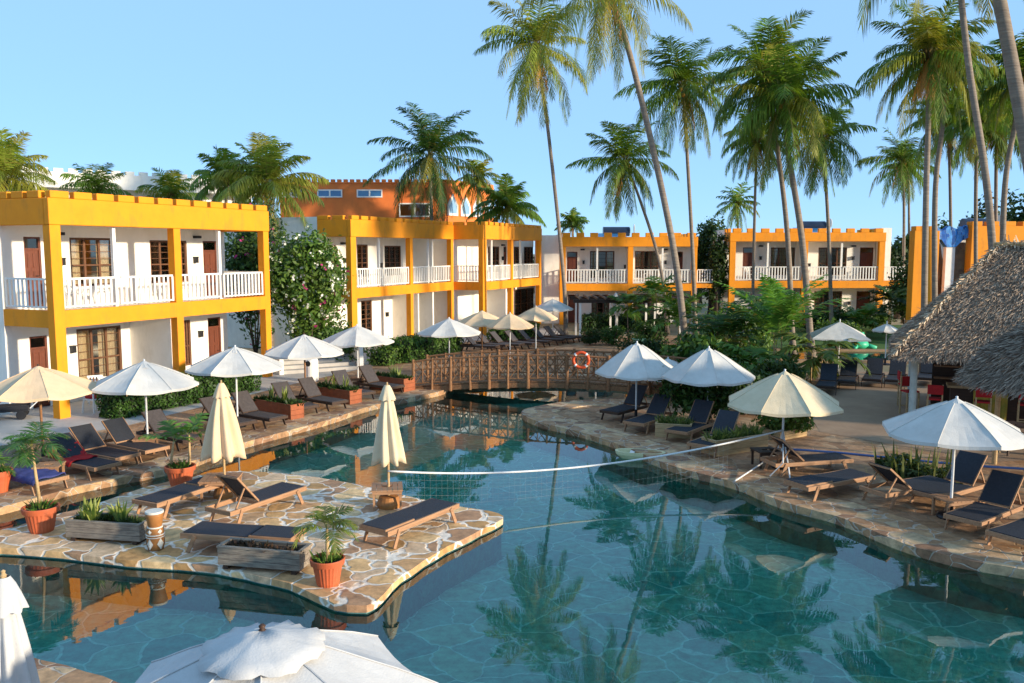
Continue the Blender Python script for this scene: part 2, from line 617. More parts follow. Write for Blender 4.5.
deck_w = [tuple(gp(x, y)[:2]) for x, y in deck_px] + [(40, 36), (40, -12), (-30, -12)]
dk = sheet('deck', [deck_w, offset_loop(pool, .3)], .004, M['deck'])
tag(dk, kind='structure')
path_w = [tuple(gp(x, y)[:2]) for x, y in [(-500, 500), (-120, 462), (60, 438), (130, 425), (230, 400), (290, 385), (370, 367), (440, 350), (470, 341), (560, 336), (560, 328), (470, 330), (300, 352), (150, 388), (-200, 410)]]
tag(sheet('path', [path_w], .008, M['ledge']), kind='structure')
plaza_w = [tuple(gp(x, y)[:2]) for x, y in [(842, 372), (1130, 372), (1200, 452), (1000, 462), (900, 446), (820, 432), (800, 400)]]
tag(sheet('plaza', [plaza_w], .008, M['sand']), kind='structure')
lawn_w = [tuple(gp(x, y)[:2]) for x, y in [(700, 335), (700, 358), (1100, 360), (1100, 325), (700, 325)]]
tag(sheet('lawn', [lawn_w], .012, M['lawn']), kind='structure')
# strip of the second pool beyond the huts
p2 = [tuple(gp(x, y)[:2]) for x, y in [(780, 352), (780, 361), (1080, 364), (1080, 354)]]
tag(sheet('second_pool_water', [p2], .02, M['water']), kind='structure')
tag(sheet('second_pool_floor', [p2], .016, M['poolwall']), kind='structure')
kerb = MB()
kerb.bar(tuple(gp(775, 351)[:2]) + (.06,), tuple(gp(1080, 353)[:2]) + (.06,), .35, .12)
kerb.bar(tuple(gp(775, 362)[:2]) + (.06,), tuple(gp(1080, 365)[:2]) + (.06,), .35, .12)
tag(kerb.build('second_pool_kerb', M['sand']), kind='structure')

tag(sheet('pool_floor', [offset_loop(pool, .05)], FZ, M['poolfloor']), kind='structure')
tag(sheet('pool_water', [offset_loop(pool, .02)], WZ, M['water']), kind='structure')


def ring(name, loop_a, za, loop_b, zb, mat, extra=None):
    mb = MB()
    n = len(loop_a)
    vs = [(x, y, za) for x, y in loop_a] + [(x, y, zb) for x, y in loop_b]
    fs = [(i, (i + 1) % n, (i + 1) % n + n, i + n) for i in range(n)]
    mb.add(vs, fs)
    if extra:
        lc, zc = extra
        mb.add([(x, y, zc) for x, y in lc] + [(x, y, za) for x, y in loop_a], fs)
    o = mb.build(name, mat)
    return tag(o, kind='structure')


ring('pool_wall', pool, FZ, pool, .0, M['poolwall'])
rngc = random.Random(3)
inner = [(x + rngc.uniform(-.03, .03), y + rngc.uniform(-.03, .03)) for x, y in offset_loop(pool, -.05)]
outer = [(x + rngc.uniform(-.1, .1), y + rngc.uniform(-.1, .1)) for x, y in offset_loop(pool, 1.0)]
ring('pool_coping', inner, .03, outer, .035, M['coping'], (offset_loop(pool, -.02), -.22))
ring('pool_coping_edge', outer, .035, offset_loop(outer, .02), .0, M['coping'])

isl_px = [(-160, 556), (-60, 538), (0, 530), (50, 516), (92, 505), (145, 487), (200, 475), (240, 471), (300, 475), (350, 483), (445, 504), (490, 511), (502, 519),
          (470, 535), (437, 553), (402, 576), (382, 596), (366, 605), (335, 603), (287, 583), (245, 573), (200, 565), (125, 560), (60, 552), (0, 548), (-60, 553), (-160, 568)]
isl = smooth_loop([tuple(gp(x, y)[:2]) for x, y in isl_px], 3)
isl = [(x + rngc.uniform(-.02, .02), y + rngc.uniform(-.02, .02)) for x, y in isl]
ib = prism('island_base', offset_loop(isl, -.035), FZ, -.105, M['poolwall'])
tag(ib, kind='structure')
io = prism('stone_island', isl, -.11, 0.0, M['island'])
bv = io.modifiers.new('bevel', 'BEVEL')
bv.width = .035
bv.segments = 2
bv.limit_method = 'ANGLE'
bv.angle_limit = R(60)
tag(io, kind='structure')


# ------------------------------------------------------------------ hotel buildings
def wall_cells(mb, x0, x1, z0, z1, y0, y1, ops):
    xs = sorted({x0, x1, *[v for o in ops for v in (o[0], o[1])]})
    zs = sorted({z0, z1, *[v for o in ops for v in (o[2], o[3])]})
    for i in range(len(xs) - 1):
        run = None
        for j in range(len(zs) - 1):
            cx, cz = (xs[i] + xs[i + 1]) / 2, (zs[j] + zs[j + 1]) / 2
            hole = any(o[0] < cx < o[1] and o[2] < cz < o[3] for o in ops)
            if not hole:
                if run is None: run = zs[j]
            if hole or j == len(zs) - 2:
                end = zs[j] if hole else zs[j + 1]
                if run is not None:
                    mb.box(xs[i], xs[i + 1], y0, y1, run, end)
                run = None


def window_part(root, x0, x1, z0, z1, yw, n_mull=3, cover=.5, seed=0):
    rr = random.Random(seed)
    mb = MB()
    f = .075
    a, b = yw + .03, yw + .11
    mb.box(x0, x1, a, b, z1 - f, z1)
    mb.box(x0, x1, a, b, z0, z0 + f)
    mb.box(x0, x0 + f, a, b, z0 + f, z1 - f)
    mb.box(x1 - f, x1, a, b, z0 + f, z1 - f)
    wd = x1 - x0
    for k in range(1, n_mull):
        xm = x0 + wd * k / n_mull
        mb.box(xm - .04, xm + .04, a + .004, b - .004, z0 + f, z1 - f)
    zt = z0 + (z1 - z0) * .42
    mb.box(x0 + f, x1 - f, a + .010, b - .010, zt, zt + .05)
    # thin security grille bars
    nz = 7
    for k in range(1, nz):
        zz = z0 + (z1 - z0) * k / nz
        mb.box(x0 + f, x1 - f, a + .03, a + .045, zz, zz + .018)
    wobj = mb.build('window', M['framewood'], root)
    g = MB()
    g.box(x0 + .03, x1 - .03, a + .055, a + .06, z0 + .03, z1 - .03)
    g.build('pane', M['glass'], wobj)
    cw = wd * cover / 2
    for (ca, cb) in ((x0 + .02, x0 + .02 + cw), (x1 - .02 - cw, x1 - .02)):
        c = MB()
        n = max(6, int((cb - ca) / .05))
        top, bot = [], []
        for k in range(n + 1):
            xx = ca + (cb - ca) * k / n
            yy = yw + .24 + .03 * math.sin(k * 1.9) + rr.uniform(-.006, .006)
            top.append((xx, yy, z1 + .02))
            bot.append((xx, yy, z0 + .02))
        c.add(top + bot, [(k, k + 1, k + 1 + n + 1, k + n + 1) for k in range(n)])
        c.build('curtain', M['curtain'], wobj)
    return wobj


def door_part(root, x0, x1, z0, z1, yw):
    mb = MB()
    f = .06
    a, b = yw + .03, yw + .12
    mb.box(x0, x0 + f, a, b, z0, z1)
    mb.box(x1 - f, x1, a, b, z0, z1)
    mb.box(x0 + f, x1 - f, a, b, z1 - f, z1)
    zt = z1 - .42
    mb.box(x0 + f, x1 - f, a, b, zt, zt + .06)
    ya = yw + .06
    mb.box(x0 + f, x1 - f, ya, ya + .04, z0, zt)
    for k in range(3):      # raised panels
        za = z0 + .12 + k * (zt - z0 - .1) / 3
        zb = za + (zt - z0) / 3 - .16
        for (xa, xb) in ((x0 + f + .07, (x0 + x1) / 2 - .03), ((x0 + x1) / 2 + .03, x1 - f - .07)):
            mb.box(xa, xb, ya - .018, ya, za, zb)
    d = mb.build('door', M['doorwood'], root)
    g = MB()
    g.box(x0 + f, x1 - f, yw + .07, yw + .076, zt + .06, z1 - f)
    g.build('pane', M['glass'], d)
    h = MB()
    h.tube([(x1 - f - .06, ya - .06, z0 + 1.0), (x1 - f - .16, ya - .06, z0 + 1.0)], .015, 6)
    h.tube([(x1 - f - .06, ya - .06, z0 + 1.0), (x1 - f - .06, ya, z0 + 1.0)], .012, 6)
    h.build('handle', M['dark'], d)
    return d


def lamp_part(root, x, z, yw, big=False):
    mb = MB()
    if big:
        mb.box(x - .14, x + .14, yw - .18, yw - .002, z, z + .10)
    else:
        mb.box(x - .05, x + .05, yw - .02, yw - .002, z - .1, z + .1)
        mb.box(x - .07, x + .07, yw - .16, yw - .03, z - .12, z + .1)
        mb.box(x - .09, x + .09, yw - .18, yw - .02, z + .1, z + .13)
    return mb.build('wall_lamp', M['dark'], root)


def railing_part(root, a, b, z, h=.95, sp=.19, w=.075):
    a, b = Vector(a), Vector(b)
    L = (b - a).length
    d = (b - a) / L
    mb = MB()
    n = max(2, round(L / sp))
    for k in range(n + 1):
        p = a + d * (L * k / n)
        mb.bar((p.x, p.y, z + .06), (p.x, p.y, z + h - .03), w, .03, up=(d.y, -d.x, 0))
    mb.bar((a.x, a.y, z + h), (b.x, b.y, z + h), .07, .06)
    mb.bar((a.x, a.y, z + .10), (b.x, b.y, z + .10), .045, .05)
    return mb.build('railing', M['whitepaint'], root)


def module(root, Z, x0, y0, L, r, D, xe, cols, posts, up, gr, rails, left=True, right=True, merl=(.8, .22, .24), partitions=(), seed=0, lamps=(), endrail=False):
    """one straight run of the two-storey block, in the building's own axes.
    Z = (beam bottom, first floor, band bottom, parapet top)"""
    zb0, z1, zp0, zp1 = Z
    yw = y0 + r
    W = MB()
    gops = [(a, b, (0.0 if k == 'd' else g0), g1) for (k, a, b, g0, g1) in gr]
    uops = [(a, b, g0, g1) for (k, a, b, g0, g1) in up]
    wall_cells(W, x0 + .2, xe, 0.0, zb0 + .15, yw, yw + .2, gops)
    wall_cells(W, x0 + .2, xe, z1 - .1, zp0 + .1, yw, yw + .2, uops)
    W.box(x0, x0 + .2, yw, y0 + D, 0, zp1 - .05)          # side wall
    W.box(xe - .2, xe, yw + .2, y0 + D, 0, zp0 + .1)      # far side wall
    W.box(x0 + .2, xe - .2, y0 + D - .2, y0 + D, 0, zp0 + .1)
    W.build('wall', M['plaster'], root)
    S = MB()
    S.box(x0 + .22, x0 + L - .22, y0 + .22, y0 + D - .21, zb0 + .16, z1 - .105)
    S.build('floor_slab', M['plaster'], root)
    Rf = MB()
    Rf.box(x0 + .22, x0 + L - .22, y0 + .22, y0 + D, zp0 + .105, zp0 + .28)
    Rf.build('roof', M['plaster'], root)
    # orange beam and parapet
    B = MB()
    B.box(x0, x0 + L, y0, y0 + .2, zb0, z1)
    if left: B.box(x0 + .002, x0 + .2, y0 + .2, y0 + r, zb0, z1)
    if right: B.box(x0 + L - .2, x0 + L, y0 + .2, y0 + r + 1.5, zb0, z1)
    B.build('beam', M['orange'], root)
    P = MB()
    P.box(x0 - .03, x0 + L + .03, y0 - .03, y0 + .2, zp0, zp1 - merl[2])
    if left: P.box(x0 - .028, x0 + .2, y0 + .2, y0 + r, zp0, zp1 - merl[2])
    if right: P.box(x0 + L - .2, x0 + L + .03, y0 + .2, y0 + D, zp0, zp1 - merl[2])
    sp, gap, mh = merl
    n = max(1, round(L / sp))
    for k in range(n):
        xa = x0 - .03 + (L + .06) * k / n
        xb = xa + (L + .06) / n - gap
        xa += gap / 2
        xb += gap / 2
        P.box(xa, xb, y0 - .028, y0 + .198, zp1 - mh - .002, zp1)
    nl = max(1, round(r / sp))
    for k in range(nl):
        ya = y0 + .2 + (r - .2) * k / nl
        yb = ya + (r - .2) / nl - gap
        if left: P.box(x0 - .027, x0 + .198, ya + gap, yb + gap, zp1 - mh - .002, zp1)
    if right:
        nr = max(1, round((D - .2) / sp))
        for k in range(nr):
            ya = y0 + .2 + (D - .2) * k / nr
            yb = ya + (D - .2) / nr - gap
            P.box(x0 + L - .198, x0 + L + .028, ya + gap, yb + gap, zp1 - mh - .002, zp1)
    P.build('parapet', M['orange'], root, bevel=.025)
    for (cx, cw) in cols:
        c = MB()
        c.box(cx - cw / 2 - .004, cx + cw / 2 + .004, y0 - .006, y0 + .30, 0, zp0 - .002)
        c.build('column', M['orange'], root, bevel=.012)
    for px_ in posts:
        c = MB()
        c.box(px_ - .06, px_ + .06, y0 + .205, y0 + .32, z1 - .11, zp0 + .102)
        c.build('post', M['whitepaint'], root)
    for i, (k, a, b, g0, g1) in enumerate(up + gr):
        if k == 'w':
            window_part(root, a, b, g0, g1, yw, 3 if b - a > 1.2 else 2, cover=[.72, .95, .6, .85][(i + seed) % 4], seed=i)
        elif k == 'd':
            door_part(root, a, b, (z1 if i < len(up) else 0.02), g1, yw)
    for (a, b) in rails:
        railing_part(root, (a, y0 + .1, 0), (b, y0 + .1, 0), z1, sp=.2)
    if left:
        railing_part(root, (x0 + .1, y0 + .35, 0), (x0 + .1, yw - .05, 0), z1)
    for (p_, lv) in partitions:
        mb = MB()
        if lv in ('u', 'b'): mb.box(p_ - .07, p_ + .07, y0 + .3, yw, z1 - .1, zp0 + .1)
        if lv in ('g', 'b'): mb.box(p_ - .07, p_ + .07, y0 + .3, yw, 0, zb0 + .15)
        mb.build('partition', M['plaster'], root)
    for (lx, lz, bg_) in lamps:
        lamp_part(root, lx, lz, yw, bg_)
    if endrail:
        railing_part(root, (x0 + L - .1, y0 + .35, 0), (x0 + L - .1, yw - .05, 0), z1)


class Frame:
    def __init__(s, ox, oy, ang):
        s.ox, s.oy, s.ang = ox, oy, ang
        s.u = (math.cos(ang), math.sin(ang))
        s.n = (-math.sin(ang), math.cos(ang))

    def fx(s, px, yl):
        k = (px - 512) * cp / F
        ax, ay = s.ox + s.n[0] * yl, s.oy + s.n[1] * yl
        return (k * ay - ax) / (s.u[0] - k * s.u[1])

    def w(s, x, y, z=0):
        return (s.ox + s.u[0] * x + s.n[0] * y, s.oy + s.u[1] * x + s.n[1] * y, z)


ANG1 = math.atan2(.913, .408)
# nearest building on the left
f1 = Frame(-13.75, 25.5, ANG1)
b1 = thing('hotel_building', 'nearest two-storey yellow and white hotel block on the left with a battlemented parapet', 'building', (f1.ox, f1.oy, 0), ANG1, 'yellow hotel blocks around the pool')
r1 = 2.3
W1 = lambda p: f1.fx(p, r1)
C1 = lambda p: f1.fx(p, .1)
Lb1 = C1(267)
c_mid = C1(175.5)
up = [('d', W1(24), W1(41), 3.3, 5.55), ('w', W1(70), W1(114), 3.9, 5.55), ('w', W1(150), W1(171), 3.9, 5.5), ('w', W1(176.5), W1(187), 3.9, 5.5), ('d', W1(203), W1(217), 3.3, 5.5)]
gr = [('d', W1(24), W1(42), 0, 2.35), ('w', W1(72), W1(117), .55, 2.45), ('w', W1(181), W1(187.5), .6, 2.4), ('d', W1(205), W1(218), 0, 2.4)]
module(b1, (2.78, 3.3, 5.88, 6.9), 0, 0, Lb1, r1, 9.5, Lb1, [(.17, .36), (c_mid, .30), (Lb1 - .16, .30)], [C1(117), C1(222)],
       up, gr, [(.4, C1(117) - .1), (C1(117) + .1, c_mid - .2), (c_mid + .2, C1(221) - .1), (C1(221) + .1, Lb1 - .35)],
       merl=(.8, .17, .22), partitions=[(c_mid - .1, 'g')], seed=1, endrail=True,
       lamps=[(W1(60), 4.75, False), (W1(194), 4.75, False), (W1(58.5), 5.62, True), (W1(196), 5.6, True), (W1(66), 1.8, False), (W1(196), 1.8, False)])
# second block on the left, two runs stepped towards the pool
f2 = Frame(-7.9, 42.0, ANG1)
b2 = thing('hotel_building', 'long stepped yellow and white hotel block left of centre behind the flowering bush', 'building', (f2.ox, f2.oy, 0), ANG1, 'yellow hotel blocks around the pool')
r2 = 2.0
W2 = lambda p, y0=0: f2.fx(p, y0 + r2)
C2 = lambda p, y0=0: f2.fx(p, y0 + .1)
Za = (2.75, 3.25, 5.8, 6.85)
L2 = C2(452)
ca = C2(410)
module(b2, Za, 0, 0, L2, r2, 10, L2, [(.2, .45), (ca, .28), (L2 - .15, .3)], [C2(381), C2(430)],
       [('d', W2(327), W2(336), 3.25, 5.4), ('w', W2(357), W2(368), 3.7, 5.45), ('w', W2(384.5), W2(401), 3.7, 5.4), ('d', W2(412.5), W2(418), 3.25, 5.4)],
       [('w', W2(360), W2(371), .6, 2.4), ('d', W2(411.5), W2(418.5), 0, 2.4)],
       [(.45, C2(381) - .1), (C2(381) + .1, ca - .2), (ca + .2, C2(430) - .1), (C2(430) + .1, L2 - .3)],
       right=False, merl=(.8, .22, .2), partitions=[(C2(421), 'g'), (C2(428) + .9, 'b')], seed=2,
       lamps=[(W2(342), 5.45, True), (W2(343.5), 4.6, False), (W2(379.5), 4.3, False), (W2(385), 1.5, False)])
y2 = -2.0
LB = C2(540, y2) - L2
xb = L2 + .01
cb1 = C2(511, y2)
module(b2, Za, xb, y2, LB, r2, 12, xb + LB, [(xb + .2, .5), (cb1, .28), (xb + LB - .15, .3)], [C2(493.5, y2), C2(522.5, y2)],
       [('w', W2(488, y2), W2(499.5, y2), 3.7, 5.4), ('d', W2(503.5, y2), W2(506.5, y2), 3.25, 5.4), ('w', W2(514, y2), W2(521, y2), 3.7, 5.4), ('w', W2(524, y2), W2(533.5, y2), 3.7, 5.4)],
       [('w', W2(515, y2), W2(534, y2), .5, 2.4)],
       [(xb + .45, C2(493.5, y2) - .1), (C2(493.5, y2) + .1, cb1 - .2), (cb1 + .2, C2(522.5, y2) - .1), (C2(522.5, y2) + .1, xb + LB - .35)],
       right=True, merl=(.8, .22, .2), partitions=[(cb1 - .3, 'g')], seed=3, endrail=True,
       lamps=[(W2(502, y2), 5.45, True), (W2(502, y2), 4.6, False), (W2(490, y2), 1.5, False)])
# door and window on the step between both runs face the camera side
mb = MB()
sx = xb - .001


def step_opening(ya, yb, z0, z1, door):
    m = MB()
    m.box(xb - .05, xb - .004, ya, yb, z0, z1)
    o = m.build('door' if door else 'window', M['doorwood'] if door else M['framewood'], b2)
    g = MB()
    if door:
        g.box(xb - .056, xb - .05, ya + .08, yb - .08, z1 - .4, z1 - .08)
    else:
        g.box(xb - .056, xb - .05, ya + .08, (ya + yb) / 2 - .03, z0 + .08, z1 - .08)
        g.box(xb - .057, xb - .051, (ya + yb) / 2 + .03, yb - .08, z0 + .08, z1 - .08)
    g.build('pane', M['glass'], o)


# red fire point on the ground floor
m = MB()
m.box(0, .5, -.12, 0, 0, .32)
p = f2.w(W2(430.5), r2 - .14)
pt = f2.w(W2(424), r2 - .02)
fb = m.build('fire_box', M['red'])
fb.location = (pt[0], pt[1], 1.45)
fb.rotation_euler = (0, 0, ANG1)
tag(fb, 'small red fire box on the white ground floor wall behind the first row of parasols', 'fire box')

# far blocks facing the camera
f3 = Frame(at(560, 250, 59).x, 59, 0)
b3 = thing('hotel_building', 'far yellow and white hotel block in the centre with a dark tank on its roof', 'building', (f3.ox, f3.oy, 0), 0, 'yellow hotel blocks around the pool')
r3 = 1.6
W3 = lambda p: f3.fx(p, r3)
K3 = lambda p: f3.fx(p, .1)
Z3 = (2.35, 2.85, 5.4, 6.35)
L3 = K3(697)
c3 = K3(630.5)
module(b3, Z3, 0, 0, L3, r3, 11, L3, [(.2, .4), (c3, .35), (L3 - .18, .36)], [K3(597.5), K3(663)],
       [('d', W3(567), W3(577.5), 2.85, 5.05), ('w', W3(590), W3(614.5), 3.2, 5.1), ('w', W3(635), W3(659), 3.2, 5.1), ('d', W3(676.5), W3(683), 2.85, 5.05)],
       [('d', W3(568.5), W3(579), 0, 2.0), ('w', W3(592), W3(610), .3, 2.0), ('w', W3(634), W3(657.5), .3, 2.05)],
       [(.45, K3(597.5) - .1), (K3(597.5) + .1, c3 - .2), (c3 + .2, K3(663) - .1), (K3(663) + .1, L3 - .4)],
       merl=(.95, .42, .28), partitions=[(c3 - .05, 'b')], seed=1, endrail=True,
       lamps=[(W3(583.5), 4.3, False), (W3(582.5), 5.15, True), (W3(665.5), 5.15, True), (W3(665.5), 4.3, False), (W3(625), 4.0, False)])
sd = MB()
sd.box(-1.5, -.012, 1.0, 9, 0, 6.2)
sd.build('side_wing', M['plaster'], b3)
bal = MB()
bal.box(L3 + .05, L3 + 1.2, .25, 1.55, 2.55, 2.84)
bal.build('balcony', M['orange'], b3)
railing_part(b3, (L3 + .1, .3, 0), (L3 + 1.15, .3, 0), 2.85)

f4 = Frame(at(730, 250, 59).x, 59, 0)
b4 = thing('hotel_building', 'far yellow and white hotel block right of centre standing behind two leaning palm trunks', 'building', (f4.ox, f4.oy, 0), 0, 'yellow hotel blocks around the pool')
W4 = lambda p: f4.fx(p, r3)
K4 = lambda p: f4.fx(p, .1)
L4 = K4(884.5)
c4_ = K4(805)
Z4 = (2.55, 3.05, 5.75, 6.65)
module(b4, Z4, 0, 0, L4, r3, 4.5, L4, [(.2, .4), (c4_, .36), (L4 - .2, .4)], [K4(768.5), K4(842.5)],
       [('d', W4(743), W4(755), 3.05, 5.35), ('w', W4(771), W4(795), 3.4, 5.35), ('w', W4(818.5), W4(847), 3.4, 5.35), ('d', W4(860), W4(873.5), 3.05, 5.35)],
       [('w', W4(765), W4(780), .3, 2.2), ('d', W4(789), W4(797.5), 0, 2.3), ('w', W4(816), W4(844), .4, 2.25), ('d', W4(858.5), W4(872.5), 0, 2.25)],
       [(.45, K4(768.5) - .1), (K4(768.5) + .1, c4_ - .2), (c4_ + .2, K4(842.5) - .1), (K4(842.5) + .1, L4 - .4)],
       merl=(.95, .42, .28), partitions=[(c4_ - .05, 'b')], seed=0, endrail=True,
       lamps=[(W4(760.5), 4.6, False), (W4(760.5), 5.4, True), (W4(853), 4.6, False), (W4(853), 5.4, True), (W4(851), 1.4, False), (W4(809.5), 4.1, False)])
sd = MB()
sd.box(L4 + .04, L4 + .75, .8, 4.4, 0, 6.7)
sd.build('side_wing', M['plaster'], b4)
bal = MB()
bal.box(L4 + .05, L4 + 1.5, .1, .78, 2.7, 3.04)
bal.build('balcony', M['orange'], b4)
railing_part(b4, (L4 + .1, .15, 0), (L4 + 1.45, .15, 0), 3.05)

# orange walls and the blue mosaic slide at the right
Y5 = 46
x50 = at(914, 250, Y5).x
gw = thing('garden_wall', 'tall orange battlemented wall with a blue mosaic gateway behind the thatched roof', 'wall', (x50, Y5, 0), 0)
zt5 = CAMZ + (251 - 231) / F * Y5
m = MB()
m.box(0, 1.35, 0, .6, 0, zt5 + .0)
for k in range(2): m.box(.05 + .7 * k, .5 + .7 * k, .01, .59, zt5 - .002, zt5 + .25)
m.build('gate_pillar', M['orange'], gw, bevel=.02)
m = MB()
xa = at(971, 250, Y5).x - x50
m.box(xa, xa + 8, 0, .6, 0, zt5 + .25)
for k in range(9): m.box(xa + .9 * k, xa + .9 * k + .55, .01, .59, zt5 + .248, zt5 + .5)
m.build('wall', M['orange'], gw, bevel=.02)
m = MB()     # mosaic sheet narrowing downwards with a rough top
x1, x2 = at(936.5, 250, Y5).x - x50, at(973, 250, Y5).x - x50
xm1, xm2 = at(950, 250, Y5).x - x50, at(959, 250, Y5).x - x50
z_t, z_m = CAMZ + (251 - 227) / F * Y5, CAMZ + (251 - 247) / F * Y5
prof = [(x1, z_t - .6), (x1 + .1, z_t), (x1 + .5, z_t - .2), (x1 + .8, z_t + .05), (x1 + 1.3, z_t - .15), (x2 - .2, z_t + .1), (x2, z_t - .5), (xm2 + .35, z_m + .35), (xm2, z_m), (xm1, z_m), (xm1 - .3, z_m + .4)]
m.add([(x, .35, z) for x, z in prof] + [(x, .75, z) for x, z in prof], [tuple(range(len(prof)))] + [tuple(range(len(prof), 2 * len(prof)))[::-1]] + [(i, i + len(prof), (i + 1) % len(prof) + len(prof), (i + 1) % len(prof)) for i in range(len(prof))])
m.build('mosaic_panel', M['bluemosaic'], gw)
m = MB()
m.box(xm1, xm2, .4, .7, 2.0, z_m - .01)
m.build('water_slide', M['whitepaint'], gw)
m = MB()
for (cx, sx_, top) in ((x1 + .55, .75, z_m + .2), (x2 - .1, .9, z_m + .25)):
    rr = random.Random(int(cx * 10))
    vs, fs = [], []
    for j in range(7):
        zz = top * (j / 6)
        rad = sx_ * (1 - .45 * (j / 6) ** 3)
        for k in range(10):
            a = 2 * PI * k / 10
            q = rad * rr.uniform(.8, 1.1)
            vs.append((cx + q * math.cos(a), 1.6 + q * math.sin(a), zz))
    for j in range(6):
        for k in range(10):
            fs.append((j * 10 + k, j * 10 + (k + 1) % 10, (j + 1) * 10 + (k + 1) % 10, (j + 1) * 10 + k))
    fs.append(tuple(60 + k for k in range(10)))
    m.add(vs, fs)
m.build('rock', plain('slide_rock', (.35, .24, .14), (.15, .11, .08), rough=.9, scale=2, bump=1, bscale=4), gw)


# terracotta building behind the second block
YT = 70
xt0 = at(280, 200, YT).x
tb = thing('terracotta_building', 'tall terracotta orange building with small blue skylight windows behind the second block', 'building', (xt0, YT, 0), 0)
lt = at(445, 200, YT).x - xt0
ztt = at(400, 182, YT).z
m = MB()
m.box(0, lt, 0, 9, 0, ztt)
m.build('wall', M['terracotta_wall'], tb)
m = MB()
for k in range(26):
    m.box(k * lt / 26 + .03, k * lt / 26 + .36, -.05, .25, ztt, ztt + .22)
m.box(-.05, lt + .05, -.06, .26, ztt - .12, ztt - .0021)
m.build('parapet', M['terracotta_wall'], tb, bevel=.02)


def small_window(root, xa, xb_, z0, z1, y=0, mat=None):
    m = MB()
    m.box(xa, xb_, y - .06, y - .003, z0, z0 + .1)
    m.box(xa, xb_, y - .06, y - .003, z1 - .1, z1)
    m.box(xa, xa + .1, y - .06, y - .003, z0 + .1, z1 - .1)
    m.box(xb_ - .1, xb_, y - .06, y - .003, z0 + .1, z1 - .1)
    xm = (xa + xb_) / 2
    m.box(xm - .06, xm + .06, y - .062, y - .004, z0 + .1, z1 - .1)
    w_ = m.build('window', M['whitepaint'], root)
    g = MB()
    g.box(xa + .1, xb_ - .1, y - .03, y - .02, z0 + .1, z1 - .1)
    g.build('pane', mat or M['blueglass'], w_)


for (a, b) in ((282, 302), (317.5, 342.5), (357, 382.5)):
    small_window(tb, at(a, 200, YT).x - xt0, at(b, 200, YT).x - xt0, at(0, 197.5, YT).z, at(0, 189.5, YT).z)
small_window(tb, at(399, 200, YT).x - xt0, at(430, 200, YT).x - xt0, at(0, 217, YT).z, at(0, 203, YT).z, mat=M['glass'])
# receding wing with white pointed arches
fw_ = Frame(at(445, 200, YT).x, YT, R(58))
wg = MB()
vs = [(0, 0), (8, 0), (8, 4), (0, 4)]
hz = ztt
lw = fw_.fx(494, 0)
o = bpy.data.objects.new('wing', None)


def loc_t(x, y, z):
    q = fw_.w(x, y, z)
    return (q[0] - xt0, q[1] - YT, z)


zA = at(0, 219, YT).z
pts = [loc_t(0, 0, 0), loc_t(lw, 0, 0), loc_t(lw, 5, 0), loc_t(0, 5, 0)]
for zz0, zz1, off in ((0, zA, 0), (zA, hz, 0)):
    wg.add([(p[0], p[1], zz0) for p in pts] + [(p[0], p[1], zz1) for p in pts], [(0, 3, 2, 1), (4, 5, 6, 7), (0, 1, 5, 4), (1, 2, 6, 5), (2, 3, 7, 6), (3, 0, 4, 7)])
wg.build('wing', M['terracotta_wall'], tb)
for k in range(4):
    xa, xb_ = .25 + k * lw / 4, (k + 1) * lw / 4 - .15
    m = MB()
    zt_ = hz - .9 - .15 * k * 0
    prof = [(xa, zA + .3), (xb_, zA + .3), (xb_, zt_ - .9), ((xa + xb_) / 2, zt_), (xa, zt_ - .9)]
    vs = [loc_t(x, -.12, z) for x, z in prof] + [loc_t(x, -.01, z) for x, z in prof]
    m.add(vs, [tuple(range(5)), tuple(range(5, 10))[::-1]] + [(i, i + 5, (i + 1) % 5 + 5, (i + 1) % 5) for i in range(5)])
    a_ = m.build('arch_frame', M['whitepaint'], tb)
    m = MB()
    prof = [(xa + .2, zA + .5), (xb_ - .2, zA + .5), (xb_ - .2, zt_ - 1.0), ((xa + xb_) / 2, zt_ - .3), (xa + .2, zt_ - 1.0)]
    vs = [loc_t(x, -.135, z) for x, z in prof] + [loc_t(x, -.125, z) for x, z in prof]
    m.add(vs, [tuple(range(5)), tuple(range(5, 10))[::-1]] + [(i, i + 5, (i + 1) % 5 + 5, (i + 1) % 5) for i in range(5)])
    m.build('pane', plain('pale_blue_glass', (.25, .42, .6), rough=.15, bump=0, spec=.7), a_)
m = MB()
for k in range(10):
    q = [loc_t(lw * k / 10 + .1, -.04, 0), loc_t(lw * k / 10 + .62, -.04, 0), loc_t(lw * k / 10 + .62, .25, 0), loc_t(lw * k / 10 + .1, .25, 0)]
    m.add([(p[0], p[1], hz + .004) for p in q] + [(p[0], p[1], hz + .22) for p in q], [(0, 3, 2, 1), (4, 5, 6, 7), (0, 1, 5, 4), (1, 2, 6, 5), (2, 3, 7, 6), (3, 0, 4, 7)])
m.build('wing_parapet', M['terracotta_wall'], tb)

